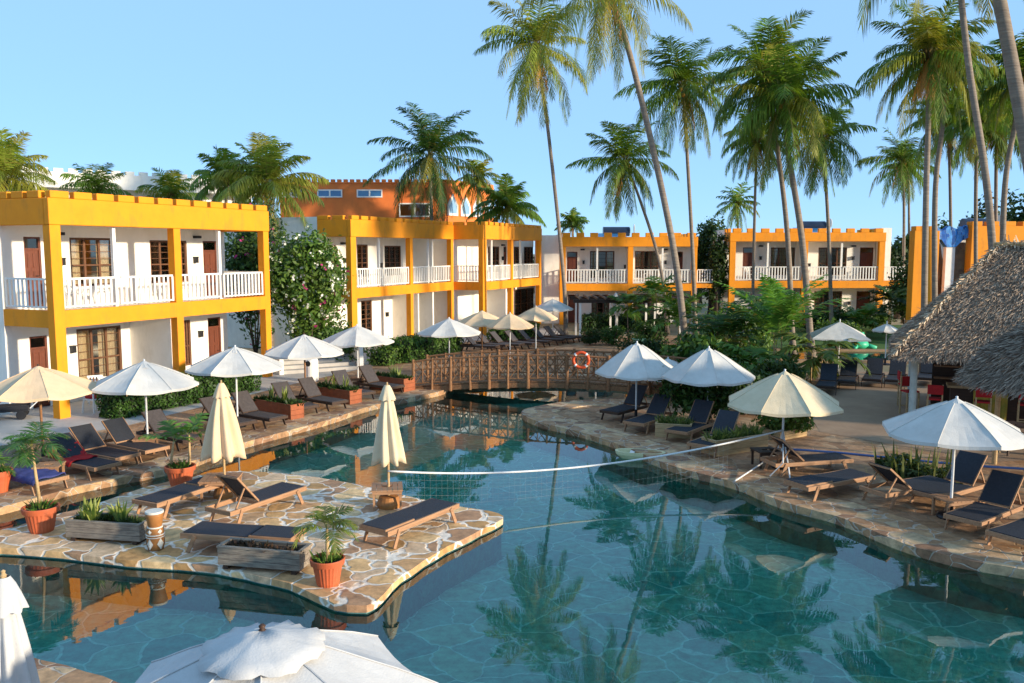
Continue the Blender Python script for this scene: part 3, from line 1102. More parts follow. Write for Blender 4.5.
# long white building far left
fw2 = Frame(at(-40, 200, 55).x, 55, R(35))
wb = thing('white_building', 'long white battlemented building far behind the nearest hotel block', 'building', (fw2.ox, fw2.oy, 0), R(35))
lw = fw2.fx(260, 0)
zt = at(20, 163, 55).z
m = MB()
m.box(0, lw, 1.6, 9, 0, zt - .8)
m.build('wall', M['plaster'], wb)
m = MB()
m.box(-.05, lw, 0, .25, zt - 1.3, zt - .25)
n = int(lw / .9)
for k in range(n):
    m.box(k * .9, k * .9 + .6, .004, .246, zt - .252, zt)
m.box(-.05, lw, .25, 2, zt - 1.25, zt - 1.05)
m.build('parapet', M['plaster'], wb, bevel=.02)
for k in range(int(lw / 4) + 1):
    m = MB()
    m.box(k * 4, k * 4 + .35, .02, .24, 0, zt - 1.302)
    m.build('column', M['plaster'], wb)
for k in range(int(lw / 4)):
    small_window(wb, k * 4 + 1.0, k * 4 + 2.8, zt - 3.8, zt - 1.9, y=1.6, mat=M['blueglass'])

# solar water tanks on the roofs
def tank(label, px, Y, z, L=1.9):
    c = at(px, 240, Y)
    t = thing('water_tank', label, 'water tank', (c.x, Y, z), 0, 'solar water tanks on the roofs')
    m = MB()
    m.tube([(-L / 2, 0, .75), (L / 2, 0, .75)], .34, 20)
    m.build('tank_body', M['tank'], t, smooth=False)
    m = MB()
    m.tube([(L / 2 + .003, 0, .75), (L / 2 + .05, 0, .75)], .3, 20)
    m.tube([(L / 2 + .3, -.25, .95), (L / 2 + .34, -.25, .95)], .32, 16)
    m.build('tank_end', M['whitepaint'], t)
    m = MB()
    m.bar((-L * .7, -.2, .55), (-L * .7, -1.4, .05), .05, .05)
    m.add([(-L * .75, -.25, .62), (L * .35, -.25, .62), (L * .35, -1.5, .02), (-L * .75, -1.5, .02), (-L * .75, -.25, .55), (L * .35, -.25, .55), (L * .35, -1.5, -.05), (-L * .75, -1.5, -.05)],
          [(0, 1, 2, 3), (7, 6, 5, 4), (0, 4, 5, 1), (1, 5, 6, 2), (2, 6, 7, 3), (3, 7, 4, 0)])
    m.build('panel', M['blueglass'], t)
    m = MB()
    for sx_ in (-.6, .6):
        m.box(sx_ - .03, sx_ + .03, -.03, .03, 0, .45)
    m.box(L / 2 + .30, L / 2 + .35, -.27, -.22, 0, .8)
    m.build('stand', M['whitemetal'], t)
    return t


tank('dark blue water tank with white disc end on the roof of the centre block', 616, 62, 5.75)
tank('dark blue water tank on the roof of the block right of centre', 811, 62, 6.15)
t = tank('dark water tank behind the orange wall above the thatched roof', 976, 50, 5.9, 1.7)
m = MB()
m.box(-1.6, 1.2, -1.2, 1.2, -5.9, -.052)
m.build('support_block', M['plaster'], t)
# ------------------------------------------------------------------ sun loungers
def dup(o, parent=None):
    c = o.copy()
    COL.objects.link(c)
    c.parent = parent
    for ch in list(o.children):
        dup(ch, c)
    return c


def make_lounger(angle, legs_w=M['teak'], sling=M['sling'], label='', group=''):
    """foot at x=-1, head at x=+1, seat top .34; the head section is hinged at x=.25"""
    t = thing('sun_lounger', label, 'sun lounger', (0, 0, 0), 0, group)
    H = .33
    hx = .22
    m = MB()
    for s in (-1, 1):
        m.box(-1.0, 1.0, s * .32 - .02, s * .32 + .02, H - .09, H)
    m.box(-1.0, -.955, -.3, .3, H - .085, H - .002)
    m.box(.955, 1.0, -.3, .3, H - .085, H - .002)
    m.box(.2, .245, -.3, .3, H - .085, H - .02)
    m.build('frame', legs_w, t, bevel=.006)
    for sx in (-.72, .72):
        for s in (-1, 1):
            l = MB()
            l.bar((sx, s * .352, H - .03), (sx + (.14 if sx > 0 else -.14), s * .352, 0), .022, .07, up=(1, 0, 0))
            l.build('leg', legs_w, t)
    m = MB()
    n = 8
    vs = []
    for k in range(n + 1):
        x = -.96 + (hx + .96) * k / n
        dz = -.012 * math.sin(PI * k / n)
        for y in (-.295, .295):
            vs.append((x, y, H + .012 + dz))
    for k in range(n + 1):
        x = -.96 + (hx + .96) * k / n
        for y in (-.295, .295):
            vs.append((x, y, H - .004 - .012 * math.sin(PI * k / n)))
    fs = []
    o2 = 2 * (n + 1)
    for k in range(n):
        fs.append((2 * k, 2 * k + 2, 2 * k + 3, 2 * k + 1))
        fs.append((o2 + 2 * k, o2 + 2 * k + 1, o2 + 2 * k + 3, o2 + 2 * k + 2))
        fs.append((2 * k, o2 + 2 * k, o2 + 2 * k + 2, 2 * k + 2))
        fs.append((2 * k + 1, 2 * k + 3, o2 + 2 * k + 3, o2 + 2 * k + 1))
    fs += [(0, 1, o2 + 1, o2), (2 * n, o2 + 2 * n, o2 + 2 * n + 1, 2 * n + 1)]
    m.add(vs, fs)
    m.build('seat', sling, t)
    ca, sa = math.cos(angle), math.sin(angle)
    Lb = .76
    P = lambda d, y, h: (hx + .03 + d * ca - h * sa, y, H + .01 + d * sa + h * ca)
    m = MB()
    for s in (-1, 1):
        m.bar(P(0, s * .275, 0), P(Lb, s * .275, 0), .035, .035, up=(-sa, 0, ca))
    m.bar(P(Lb - .02, -.26, 0), P(Lb - .02, .26, 0), .035, .035)
    m.bar(P(.03, -.26, 0), P(.03, .26, 0), .03, .03)
    bf = m.build('backrest_frame', legs_w, t)
    m = MB()
    a, b = P(.03, 0, .02), P(Lb - .01, 0, .02)
    m.bar(a, b, .54, .012, up=(-sa, 0, ca))
    m.build('backrest', sling, bf)
    if angle > .15:
        for s in (-1, 1):
            m = MB()
            m.bar(P(.45, s * .25, -.02), (min(.9, hx + .45 * ca + .28), s * .25, H - .05), .022, .03)
            m.build('prop', legs_w, bf)
    return t


GL = 'sun loungers on the left bank of the pool'
GI = 'sun loungers on the stone island'
GR = 'sun loungers on the right deck'
lproto = {}


def lounger(foot, head, ang, label, group, style='a'):
    key = (ang, style)
    if key not in lproto:
        o = make_lounger(R(ang), M['teak'] if style == 'a' else M['darkwood'], M['sling'] if style != 'c' else M['sling2'], label, group)
        lproto[key] = o
    else:
        o = dup(lproto[key])
    f, h = gp(*foot), gp(*head)
    d = (h - f)
    c = (h + f) / 2
    o.location = (c.x, c.y, 0.004)
    o.rotation_euler = (0, 0, math.atan2(d.y, d.x))
    o['label'] = label
    o['group'] = group
    return o


lounger((54, 494), (4, 481), 38, 'raised sun lounger at the left edge with a blue towel over its seat', GL)
lounger((108, 479), (57, 468), 38, 'raised sun lounger with a red towel on it behind the potted palm', GL)
lounger((128, 469), (78, 459), 42, 'empty charcoal sun lounger directly right of the one with the red towel', GL)
lounger((160, 462), (108, 451), 42, 'raised charcoal sun lounger left of the white parasol with the table around its pole', GL)
lounger((196, 451), (147, 441), 42, 'sun lounger behind the leafy potted plant by the left bank', GL, 'c')
lounger((250, 434), (203, 425), 42, 'raised sun lounger just behind the left closed cream parasol', GL, 'c')
lounger((277, 428), (237, 421), 48, 'sun lounger in front of the nearest terracotta box planter', GL, 'c')
lounger((312, 417), (275, 408), 45, 'sun lounger between the nearest and the middle terracotta box planters', GL, 'c')
lounger((338, 411), (303, 405), 50, 'raised sun lounger beneath the white parasol with a brown pole', GL, 'c')
lounger((368, 402), (335, 395), 48, 'sun lounger behind the middle terracotta box planter', GL, 'c')
lounger((396, 395), (362, 390), 50, 'sun lounger next to the terracotta box planter at the bridge', GL, 'c')

lounger((152, 516), (216, 494), 0, 'flat sun lounger at the back of the stone island under the left closed parasol', GI)
lounger((288, 502), (226, 524), 48, 'sun lounger on the stone island with its back raised, seen from behind', GI)
lounger((200, 546), (290, 553), 0, 'flat sun lounger on the stone island half hidden by a grey wooden planter', GI)
lounger((437, 521), (384, 543), 0, 'flat sun lounger at the tip of the stone island beside the small square table', GI)

lounger((602, 424), (650, 411), 48, 'farthest sun lounger of the right deck, under the parasol by the bridge', GR, 'b')
lounger((624, 437), (674, 420), 45, 'second farthest sun lounger of the right deck in front of a parasol pole', GR)
lounger((668, 446), (714, 428), 48, 'sun lounger between the two pale wooden planters on its far side', GR)
lounger((690, 461), (740, 440), 48, 'sun lounger directly left of the long pale wooden planter', GR)
lounger((836, 470), (776, 474), 42, 'sun lounger behind the cream parasol pole with its back raised to the left', GR)
lounger((860, 487), (797, 499), 0, 'flat sun lounger on the right deck beside the cream parasol pole', GR)
lounger((938, 495), (876, 505), 38, 'sun lounger in front of the low flower bed with its back raised to the left', GR)
lounger((918, 511), (982, 492), 48, 'sun lounger left of the big white parasol pole with its tall back to the right', GR)
lounger((952, 540), (1018, 512), 45, 'sun lounger in front of the big white parasol, nearest whole one on the right', GR)
lounger((1000, 556), (1066, 532), 45, 'sun lounger cut off by the right edge of the photo', GR)

GF = 'sun loungers beyond the wooden bridge'
for i, (fx_, fy, hx_, hy) in enumerate([(492, 352, 467, 351), (504, 350.5, 479, 349), (517, 350, 493, 348.5), (533, 349, 506, 347), (547, 347, 519, 345.5), (560, 345, 533, 343.5), (573, 343.5, 543, 341.5), (583, 342, 553, 340.5)]):
    lab = ['leftmost', 'second from the left', 'third from the left', 'fourth from the left', 'fourth from the right', 'third from the right', 'second from the right', 'rightmost'][i]
    lounger((fx_, fy), (hx_, hy), 45, lab + ' of the eight loungers seen over the bridge rail', GF, 'c')
GB = 'dark loungers in the shade behind the deck'
for i, (hx_, hy) in enumerate([(826, 385), (846, 380), (872, 378), (895, 379), (926, 377), (950, 380)]):
    lab = ['beneath the hanging palm leaves', 'second from the hanging palm leaves', 'third from the hanging palm leaves', 'just left of the thatched roof corner', 'under the thatched roof beside its corner post', 'deepest under the thatched roof'][i]
    lounger((hx_ - 2, hy + 12), (hx_ + 4, hy + 1), 50, 'dark raised lounger in the shade ' + lab, GB, 'b')


def cloth(label, cat, lounger_px, ang_px, mat, w=.55, l=.8, x0=-.4, z=.36, seed=0):
    f, h = gp(*ang_px), gp(*lounger_px)
    d = h - f
    c = (h + f) / 2
    rr = random.Random(seed)
    m = MB()
    nx, ny = 12, 10
    vs = []
    for i in range(nx + 1):
        for j in range(ny + 1):
            x = x0 + l * i / nx + .03 * math.sin(j * 1.3)
            y = (j / ny - .5) * (w * 1.5)
            ed = abs(y) - .34
            zz = z + .025 * math.sin(i * 1.7 + j) * rr.random() + (0 if ed < 0 else -ed * 1.6)
            yy = max(-.37, min(.37, y))
            yy += .02 * rr.random()
            if x > .25: zz += (x - .25) * .75
            vs.append((x, yy, zz))
    n = len(vs)
    fs = [(i * (ny + 1) + j, (i + 1) * (ny + 1) + j, (i + 1) * (ny + 1) + j + 1, i * (ny + 1) + j + 1) for i in range(nx) for j in range(ny)]
    m.add(vs, fs)
    o = m.build('towel', mat, smooth=True)
    sm = o.modifiers.new('thick', 'SOLIDIFY')
    sm.thickness = .015
    o.location = (c.x, c.y, 0.01)
    o.rotation_euler = (0, 0, math.atan2(d.y, d.x))
    return tag(o, label, cat)


cloth('dark blue towel spread on the lounger at the left edge', 'towel', (4, 481), (54, 494), M['bluecloth'], l=1.2, x0=-.9, seed=1)
cloth('crumpled red towel lying on a lounger behind the potted palm', 'towel', (57, 468), (108, 479), M['red'], l=.75, x0=-.15, seed=2)


# ------------------------------------------------------------------ tables and parasols
def table(x, y, label, w=.55, h=.40, group='small square wooden tables', rz=.2, mat=None):
    mat = mat or M['teak']
    t = thing('side_table', label, 'table', (x, y, .002), rz, group)
    m = MB()
    n = 6
    for k in range(n):
        a = -w / 2 + w * k / n
        if k in (2, 3):     # slats leave room for the pole
            m.box(a + .004, a + w / n - .004, -w / 2, -.05, h - .03, h)
            m.box(a + .004, a + w / n - .004, .05, w / 2, h - .03, h)
        else:
            m.box(a + .004, a + w / n - .004, -w / 2, w / 2, h - .03, h)
    m.box(-w / 2 + .02, w / 2 - .02, -w / 2 + .02, -w / 2 + .045, h - .09, h - .031)
    m.box(-w / 2 + .02, w / 2 - .02, w / 2 - .045, w / 2 - .02, h - .09, h - .031)
    m.build('table_top', mat, t)
    for sx in (-1, 1):
        for sy in (-1, 1):
            l = MB()
            l.box(sx * (w / 2 - .05) - .022, sx * (w / 2 - .05) + .022, sy * (w / 2 - .07) - .022, sy * (w / 2 - .07) + .022, 0, h - .031)
            l.build('leg', mat, t)
    return t


GU = 'open parasols around the pool'


def parasol(top, Y, rad, label, canvas='canvas_w', pole='whitemetal', sides=8, h=None, rise=.58, vent=True, rz=None, ruffle=False, base=True, group=GU, seed=0):
    """open parasol; top pixel and distance fix its place and height"""
    tp = at(top[0], top[1], Y)
    H = tp.z if h is None else h
    rr = random.Random(seed + int(top[0]))
    t = thing('parasol', label, 'parasol', (tp.x, tp.y, 0), 0, group)
    rz = rr.uniform(0, 1) if rz is None else rz
    zt = H - .12
    m = MB()
    m.tube([(0, 0, .02), (0, 0, H - .05)], .026 if pole != 'poles' else .03, 10)
    m.build('pole', M[pole], t)
    sub = 6
    nr = 7
    vs, fs = [], []
    n = sides * sub
    r0 = .16 if vent else .015
    for i in range(nr + 1):
        f = i / nr
        for k in range(n):
            a = 2 * PI * k / n + rz
            s_ = (k % sub) / sub
            mid = math.sin(PI * s_)
            chord = math.cos(PI / sides) / math.cos((s_ - .5) * 2 * PI / sides)
            r = (r0 + (rad - r0) * f)
            rr_ = r * (chord * (1 - .03 * mid * f))
            z = zt - rise * (f ** 1.12) * (1 - r0 / rad) - .035 * mid * f * rad
            z += .012 * math.sin(3 * a + seed) * f + .006 * f * math.sin(9 * a + 11 * f + seed)
            vs.append((rr_ * math.cos(a), rr_ * math.sin(a), z))
    for i in range(nr):
        for k in range(n):
            fs.append((i * n + k, (i + 1) * n + k, (i + 1) * n + (k + 1) % n, i * n + (k + 1) % n))
    seam = MB()
    for q_ in range(sides):
        seam.tube([tuple(Vector(vs[i * n + q_ * sub]) + Vector((0, 0, .006))) for i in range(nr + 1)], .007, 4)
    # hanging hem
    b0 = nr * n
    for k in range(n):
        x, y, z = vs[b0 + k]
        vs.append((x * 1.003, y * 1.003, z - .055 - .01 * math.sin(PI * (k % sub) / sub)))
    c0 = len(vs) - n
    for k in range(n):
        fs.append((b0 + k, c0 + k, c0 + (k + 1) % n, b0 + (k + 1) % n))
    m = MB()
    m.add(vs, fs)
    cn = m.build('canopy', M[canvas], t, smooth=False)
    s_ = cn.modifiers.new('thick', 'SOLIDIFY')
    s_.thickness = .006
    if Y < 30:
        seam.build('seam', M[canvas], cn)['kind'] = 'stuff'
    if vent:
        vs, fs = [], []
        rv = rad * (.25 if not ruffle else .36)
        for i in range(4):
            f = i / 3
            for k in range(n):
                a = 2 * PI * k / n + rz
                mid = math.sin(PI * (k % sub) / sub)
                r = .02 + (rv - .02) * f
                z = zt + .075 - rise * (.27 if not ruffle else .25) * f ** .9 - .012 * mid * f + .015 * mid * f * (1 if rr.random() > .3 else 2)
                if ruffle:
                    z += .010 * f * f * math.sin(24 * a + 2 * math.sin(3 * a)) - .012 * mid * f
                    r *= 1 - .10 * (1 - mid) * f
                vs.append((r * math.cos(a) * (1 + .03 * math.sin(5 * a) * f), r * math.sin(a), z))
        for i in range(3):
            for k in range(n):
                fs.append((i * n + k, (i + 1) * n + k, (i + 1) * n + (k + 1) % n, i * n + (k + 1) % n))
        m = MB()
        m.add(vs, fs)
        v = m.build('vent_cap', M[canvas], t, smooth=ruffle)
        s_ = v.modifiers.new('thick', 'SOLIDIFY')
        s_.thickness = .005
    m = MB()
    for k in range(sides):
        a = 2 * PI * k / sides + rz
        c, s = math.cos(a), math.sin(a)
        m.bar((.05 * c, .05 * s, zt - .02), (rad * .98 * c, rad * .98 * s, zt - rise - .02), .018, .018)
        m.bar((.04 * c, .04 * s, zt - rise * 1.05), (rad * .5 * c, rad * .5 * s, zt - rise * .52 - .02), .015, .015)
    m.lathe([(.04, zt - rise * 1.15), (.055, zt - rise * 1.1), (.055, zt - rise)], 10)
    m.build('ribs', M[pole if pole != 'whitemetal' else 'palewood'], t)
    m = MB()
    m.lathe([(.012, H - .07), (.03, H - .05), (.018, H - .035), (.028, H - .015), (.012, H)], 12)
    m.build('finial', M['darkwood'] if pole == 'poles' else M['whitemetal'], t, smooth=True)
    if base:
        m = MB()
        m.lathe([(.24, .002), (.25, .03), (.22, .06), (.05, .08), (.045, .30), (.03, .31)], 20)
        m.build('base', M['dark'], t)
    return t


def rad_px(w_px, Y): return w_px / 2 * Y / F


pl = []
parasol((38, 364), 20.3, 1.36, 'cream parasol on a brown pole at the left edge before the yellow building', 'canvas_c', 'poles')
parasol((144, 359), 21.2, 1.32, 'white parasol in front of the near hedge with a small table around its pole', seed=1)
parasol((235, 345), 24.4, 1.42, 'white parasol behind the left closed cream parasol', seed=2)
parasol((304, 333), 28.0, 1.36, 'white parasol on a brown pole in front of the flowering bush', 'canvas_w', 'poles', seed=3)
parasol((357, 324), 31.4, 1.36, 'white parasol on a white pole right of the flowering bush', seed=4)
parasol((449, 317), 34.8, 1.34, 'white parasol directly behind the left part of the bridge', seed=5)
parasol((482, 309.5), 38.9, 1.30, 'cream parasol with a brown pole, left of the three cream ones behind the bridge', 'canvas_c', 'poles', seed=6)
parasol((510, 312), 37.6, 1.06, 'small cream parasol in the middle of the three cream ones behind the bridge', 'canvas_c', seed=7)
parasol((536, 305.5), 41.7, 1.08, 'cream parasol at the right of the three cream ones behind the bridge', 'canvas_c', seed=8)
parasol((553, 298), 48.8, 1.18, 'farthest white parasol, standing by the foot of the thin tall palm', seed=9)
parasol((637, 341), 25.5, 1.28, 'white parasol in front of the bridge end with the life ring', seed=10, rise=.92)
parasol((668, 357), 29.0, 1.15, 'mostly hidden white parasol between the two white ones on the right deck', seed=18)
parasol((709, 346), 24.0, 1.33, 'white parasol in front of the garden palms beside the cream one', seed=11, rise=.85)
parasol((785, 369), 19.7, 1.37, 'large khaki cream parasol on the right deck that the net rope is tied to', 'canvas_g', seed=12, rise=.78)
parasol((957, 396), 15.9, 1.32, 'large white parasol nearest on the right in front of the thatched bar', seed=13, rise=.64, rz=.1)
parasol((840, 319), 33.7, 1.5, 'wide white parasol on the lawn in front of the far right block', sides=4, rz=.5, vent=False, seed=14)
parasol((887, 321), 38.0, .62, 'small white parasol touching the corner of the thatched roof', seed=15, vent=False, rise=.3)
parasol((262, 624), 6.25, 1.36, 'big white parasol in the foreground seen from above at the bottom edge', 'canvas_shaded', 'poles', rise=.60, seed=16, rz=.25, ruffle=True)

for (px_, Y, lab) in ((144, 21.2, 'small wooden table round the pole of the near white parasol on the left bank'), (357, 31.4, 'small wooden table under the white parasol near the bridge'),
                      (785, 19.7, 'small wooden table at the foot of the khaki cream parasol'), (957, 15.9, 'small wooden table at the foot of the nearest white parasol on the right')):
    q = at(px_, 400, Y)
    table(q.x, q.y, lab)
q = gp(50, 482)
table(q.x, q.y, 'small wooden table between the loungers with the red and the blue towel')
q = gp(765, 466)
table(q.x, q.y, 'dark small table at the end of the long pale planter', mat=M['darkwood'])
bt = MB()
bt.lathe([(.0, .50), (.035, .50), (.035, .62), (.028, .65)], 12)


def closed_parasol(top, Y, label, mat, tabw=.6, Lc=1.4, pole='palewood', rw=.37, base=True, tw=None, name='closed_parasol'):
    tp = at(top[0], top[1], Y)
    H = tp.z
    t = thing(name, label, 'closed parasol', (tp.x, tp.y, 0), 0, 'closed parasols')
    m = MB()
    m.tube([(0, 0, .01), (0, 0, H - .03)], .025, 10)
    m.build('pole', M[pole], t)
    n = 64
    nr = 14
    vs, fs = [], []
    rr = random.Random(int(top[0]) + 5)
    ph = [rr.uniform(-.35, .35) for _ in range(8)]
    for i in range(nr + 1):
        f = i / nr
        base_r = .03 + rw * (f ** .85) * (1 - .10 * f)
        z = H - .06 - Lc * f
        for k in range(n):
            a = 2 * PI * k / n
            fold = .5 + .5 * math.cos(8 * a + ph[int(k / 8)] * f)
            r = base_r * (1 - .34 * fold * min(1, f * 2.5)) * (1 + .04 * math.sin(3 * a + f * 3))
            dz = .07 * (fold - .5) * (f ** 4)
            vs.append((r * math.cos(a + .25 * f), r * math.sin(a + .25 * f), z + dz))
    for i in range(nr):
        for k in range(n):
            fs.append((i * n + k, (i + 1) * n + k, (i + 1) * n + (k + 1) % n, i * n + (k + 1) % n))
    m = MB()
    m.add(vs, fs)
    c = m.build('canopy', M[mat], t, smooth=True)
    s_ = c.modifiers.new('thick', 'SOLIDIFY')
    s_.thickness = .008
    # short vent flap on top
    vs, fs = [], []
    for i in range(5):
        f = i / 4
        for k in range(n):
            a = 2 * PI * k / n
            fold = .5 + .5 * math.cos(8 * a)
            r = .02 + (.13 * f ** .8 + .03) * (1 - .18 * fold * f)
            vs.append((r * math.cos(a), r * math.sin(a), H - .04 - .30 * f + .02 * fold * f))
    for i in range(4):
        for k in range(n):
            fs.append((i * n + k, (i + 1) * n + k, (i + 1) * n + (k + 1) % n, i * n + (k + 1) % n))
    m = MB()
    m.add(vs, fs)
    v = m.build('vent_cap', M[mat], t, smooth=True)
    m = MB()
    m.lathe([(.012, H - .05), (.028, H - .03), (.015, H - .01), (.02, H + .01), (.005, H + .02)], 10)
    m.build('finial', M['palewood'], t)
    if base:
        m = MB()
        m.lathe([(.23, .002), (.24, .08), (.19, .22), (.05, .24)], 18)
        m.build('base', M['drumbrown'], t)
    return t


closed_parasol((221, 381), 17.3, 'closed cream parasol on the left of the two on the stone island', 'canvas_c', Lc=1.52, rw=.50)
closed_parasol((387, 383), 16.6, 'closed cream parasol at the island tip with the white net rope tied on', 'canvas_g', Lc=1.52, rw=.37)
closed_parasol((3, 572), 7.0, 'closed white parasol in the bottom left corner of the photo', 'canvas_shaded', Lc=1.75, rw=.33)
closed_parasol((616, 292), 50.0, 'small closed white parasol standing by the pergola', 'canvas_w', Lc=1.3, rw=.22, pole='whitemetal')
q = at(227, 480, 17.3)
table(at(221, 480, 17.3).x, 17.3, 'wooden side table at the pole of the left closed cream parasol', w=.75, h=.42, rz=.1)
table(at(387, 480, 16.6).x, 16.6, 'wooden side table at the pole of the closed parasol at the island tip', w=.62, h=.42, rz=.15)


# ------------------------------------------------------------------ pots, planters, drum
rng = np.random.default_rng(11)


def pot(x, y, label, r=.27, h=.42, z=0):
    t = thing('flower_pot', label, 'flower pot', (x, y, z), random.random(), 'round terracotta flower pots')
    m = MB()
    n = 48
    m.lathe([(r * .66, 0), (r * .72, h * .1), (r * .93, h * .78)], n, rib=-.035)
    m.build('body', M['terracotta'], t)
    m = MB()
    m.lathe([(r * .90, h * .76), (r * 1.05, h * .78), (r * 1.10, h * .97), (r * 1.07, h), (r * .98, h * .995), (r * .94, h * .86)], n)
    m.build('rim', M['terracotta'], t, smooth=False)
    m = MB()
    m.lathe([(r * .9, h * .83), (r * .91, h * .86), (r * .4, h * .90)], 20)
    m.build('soil', M['soil'], t)
    return t


def tuft(rng, c, n, L, w, spread=.6, c1=G1, c2=G2, up=1.0, rad=.1):
    """upright blades made of two quads each"""
    az = rng.random(n) * 2 * PI
    sp = spread * rng.random(n)
    base = np.array(c) + np.stack([np.cos(az) * rad * rng.random(n), np.sin(az) * rad * rng.random(n), np.zeros(n)], 1)
    d = unit(np.stack([np.cos(az) * sp, np.sin(az) * sp, np.full(n, up)], 1))
    l = (L * (.5 + .6 * rng.random(n)))[:, None]
    side = unit(np.cross(d, rng.normal(size=(n, 3))))
    mid = base + d * l * .55
    tip = mid + unit(d + np.stack([np.cos(az), np.sin(az), -.2 * np.ones(n)], 1) * sp[:, None] * .8) * l * .45
    ww = w * (.7 + .6 * rng.random(n))[:, None]
    q1 = np.stack([base - side * ww * .4, base + side * ww * .4, mid + side * ww * .5, mid - side * ww * .5], 1)
    q2 = np.stack([mid - side * ww * .5, mid + side * ww * .5, tip + side * ww * .05, tip - side * ww * .05], 1)
    col = mixcol(rng, n, c1, c2)
    return np.concatenate([q1, q2]), np.concatenate([col, col])


def frond(rng, P0, az, el, L, droop, n, leafL, leafW, col, hang=.35, vee=.25, start=.12, rach=.03, twist=0.0, yb=0.0, pw=1.2):
    """one feather palm leaf: quads of rachis and leaflets"""
    P0 = np.array(P0, float)
    m = 14
    ts = np.linspace(0, 1, m + 1)
    els = np.maximum(el - droop * ts ** pw, -1.50 + .12 * ts)
    h = np.array([math.cos(az), math.sin(az), 0])
    T = np.cos(els)[:, None] * h + np.sin(els)[:, None] * np.array([0, 0, 1])
    swing = np.array([-math.sin(az), math.cos(az), 0]) * twist
    T = unit(T + swing * ts[:, None])
    P = P0 + np.concatenate([np.zeros((1, 3)), np.cumsum((T[1:] + T[:-1]) / 2 * (L / m), 0)])
    S0 = np.array([-math.sin(az), math.cos(az), 0])
    V, C = [], []
    wv = rach * (1.1 - ts)[:, None]
    U = np.cross(S0, T) * -1
    V.append(np.stack([P[:-1] - S0 * wv[:-1], P[:-1] + S0 * wv[:-1], P[1:] + S0 * wv[1:], P[1:] - S0 * wv[1:]], 1))
    C.append(np.tile(np.array([.22, .20, .06]) * (1 - yb) + np.array([.4, .2, .04]) * yb, (m, 1)))
    tl = np.linspace(start, .99, n)
    idx = tl * m
    i0 = np.minimum(idx.astype(int), m - 1)
    fr = (idx - i0)[:, None]
    Q = P[i0] * (1 - fr) + P[i0 + 1] * fr
    TT = unit(T[i0] * (1 - fr) + T[i0 + 1] * fr)
    UU = unit(np.cross(TT, S0))
    ll = leafL * (np.sin(PI * (.13 + .80 * tl)) ** .75)[:, None] * (.80 + .35 * rng.random((n, 1)))
    for sg in (-1, 1):
        rnd = rng.normal(size=(n, 3)) * .10
        d1 = unit(S0 * sg * .85 + TT * (.35 + .5 * tl[:, None]) + UU * vee + rnd)
        d2 = unit(d1 + np.array([0, 0, -1]) * (hang * .7 + hang * 1.2 * rng.random((n, 1)) ** 1.5))
        d3 = unit(d2 + np.array([0, 0, -1]) * hang * 1.5)
        w_ = TT * leafW / 2
        a = Q
        b = a + d2 * ll * .5
        c = b + d3 * ll * .5
        V.append(np.stack([a - w_ * .6, a + w_ * .6, b + w_, b - w_], 1))
        V.append(np.stack([b - w_, b + w_, c + w_ * .15, c - w_ * .15], 1))
        cc = np.array(col) * (.75 + .5 * rng.random((n, 1)))
        yt = (rng.random((n, 1)) < .06) * .6
        cc = cc * (1 - yt) + np.array([.28, .20, .05]) * yt
        C.append(cc)
        C.append(cc * 1.08)
    return np.concatenate(V), np.concatenate(C)


def small_palm(loc, label, h_stem, L, nf, seed, el=(20, 75), droop=1.2, col=(.06, .13, .02), leafL=.28, leafW=.025, nl=26, name='potted_palm', cat='palm', group=None, stems=1, undergrowth=True, z=0):
    rg = np.random.default_rng(seed)
    t = thing(name, label, cat, (loc[0], loc[1], z), 0, group)
    V, C = [], []
    sm = MB()
    for s in range(stems):
        ox, oy = (0, 0) if stems == 1 else (rg.normal() * .12, rg.normal() * .12)
        hs = h_stem * (.7 + .5 * rg.random()) if stems > 1 else h_stem
        lean = rg.normal(size=2) * .06
        sm.tube([(ox, oy, 0), (ox + lean[0] * .5, oy + lean[1] * .5, hs * .5), (ox + lean[0], oy + lean[1], hs)], [.035, .028, .02], 8)
        k_ = max(2, nf // stems)
        for i in range(k_):
            az = i * 2.39996 + rg.random() * .6 + s
            e = R(el[0] + (el[1] - el[0]) * ((i + .5) / k_))
            v, c = frond(rg, (ox + lean[0], oy + lean[1], hs * .97), az, e, L * (.75 + .4 * rg.random()), droop * (.7 + .5 * rg.random()), nl, leafL, leafW,
                         np.array(col) * (.7 + .7 * rg.random()), hang=.25, vee=.3, rach=.009, start=.25)
            V.append(v)
            C.append(c)
    sm.build('stem', M['palewood'] if h_stem < 2 else M['trunk'], t, smooth=True)
    quads('fronds', np.concatenate(V), np.concatenate(C), M['leaf'], t)
    if undergrowth:
        v1, c1 = tuft(rg, (0, 0, 0), 60, .22, .03, 1.0, rad=.2)
        quads('undergrowth', v1, c1, M['leaf'], t)
    return t


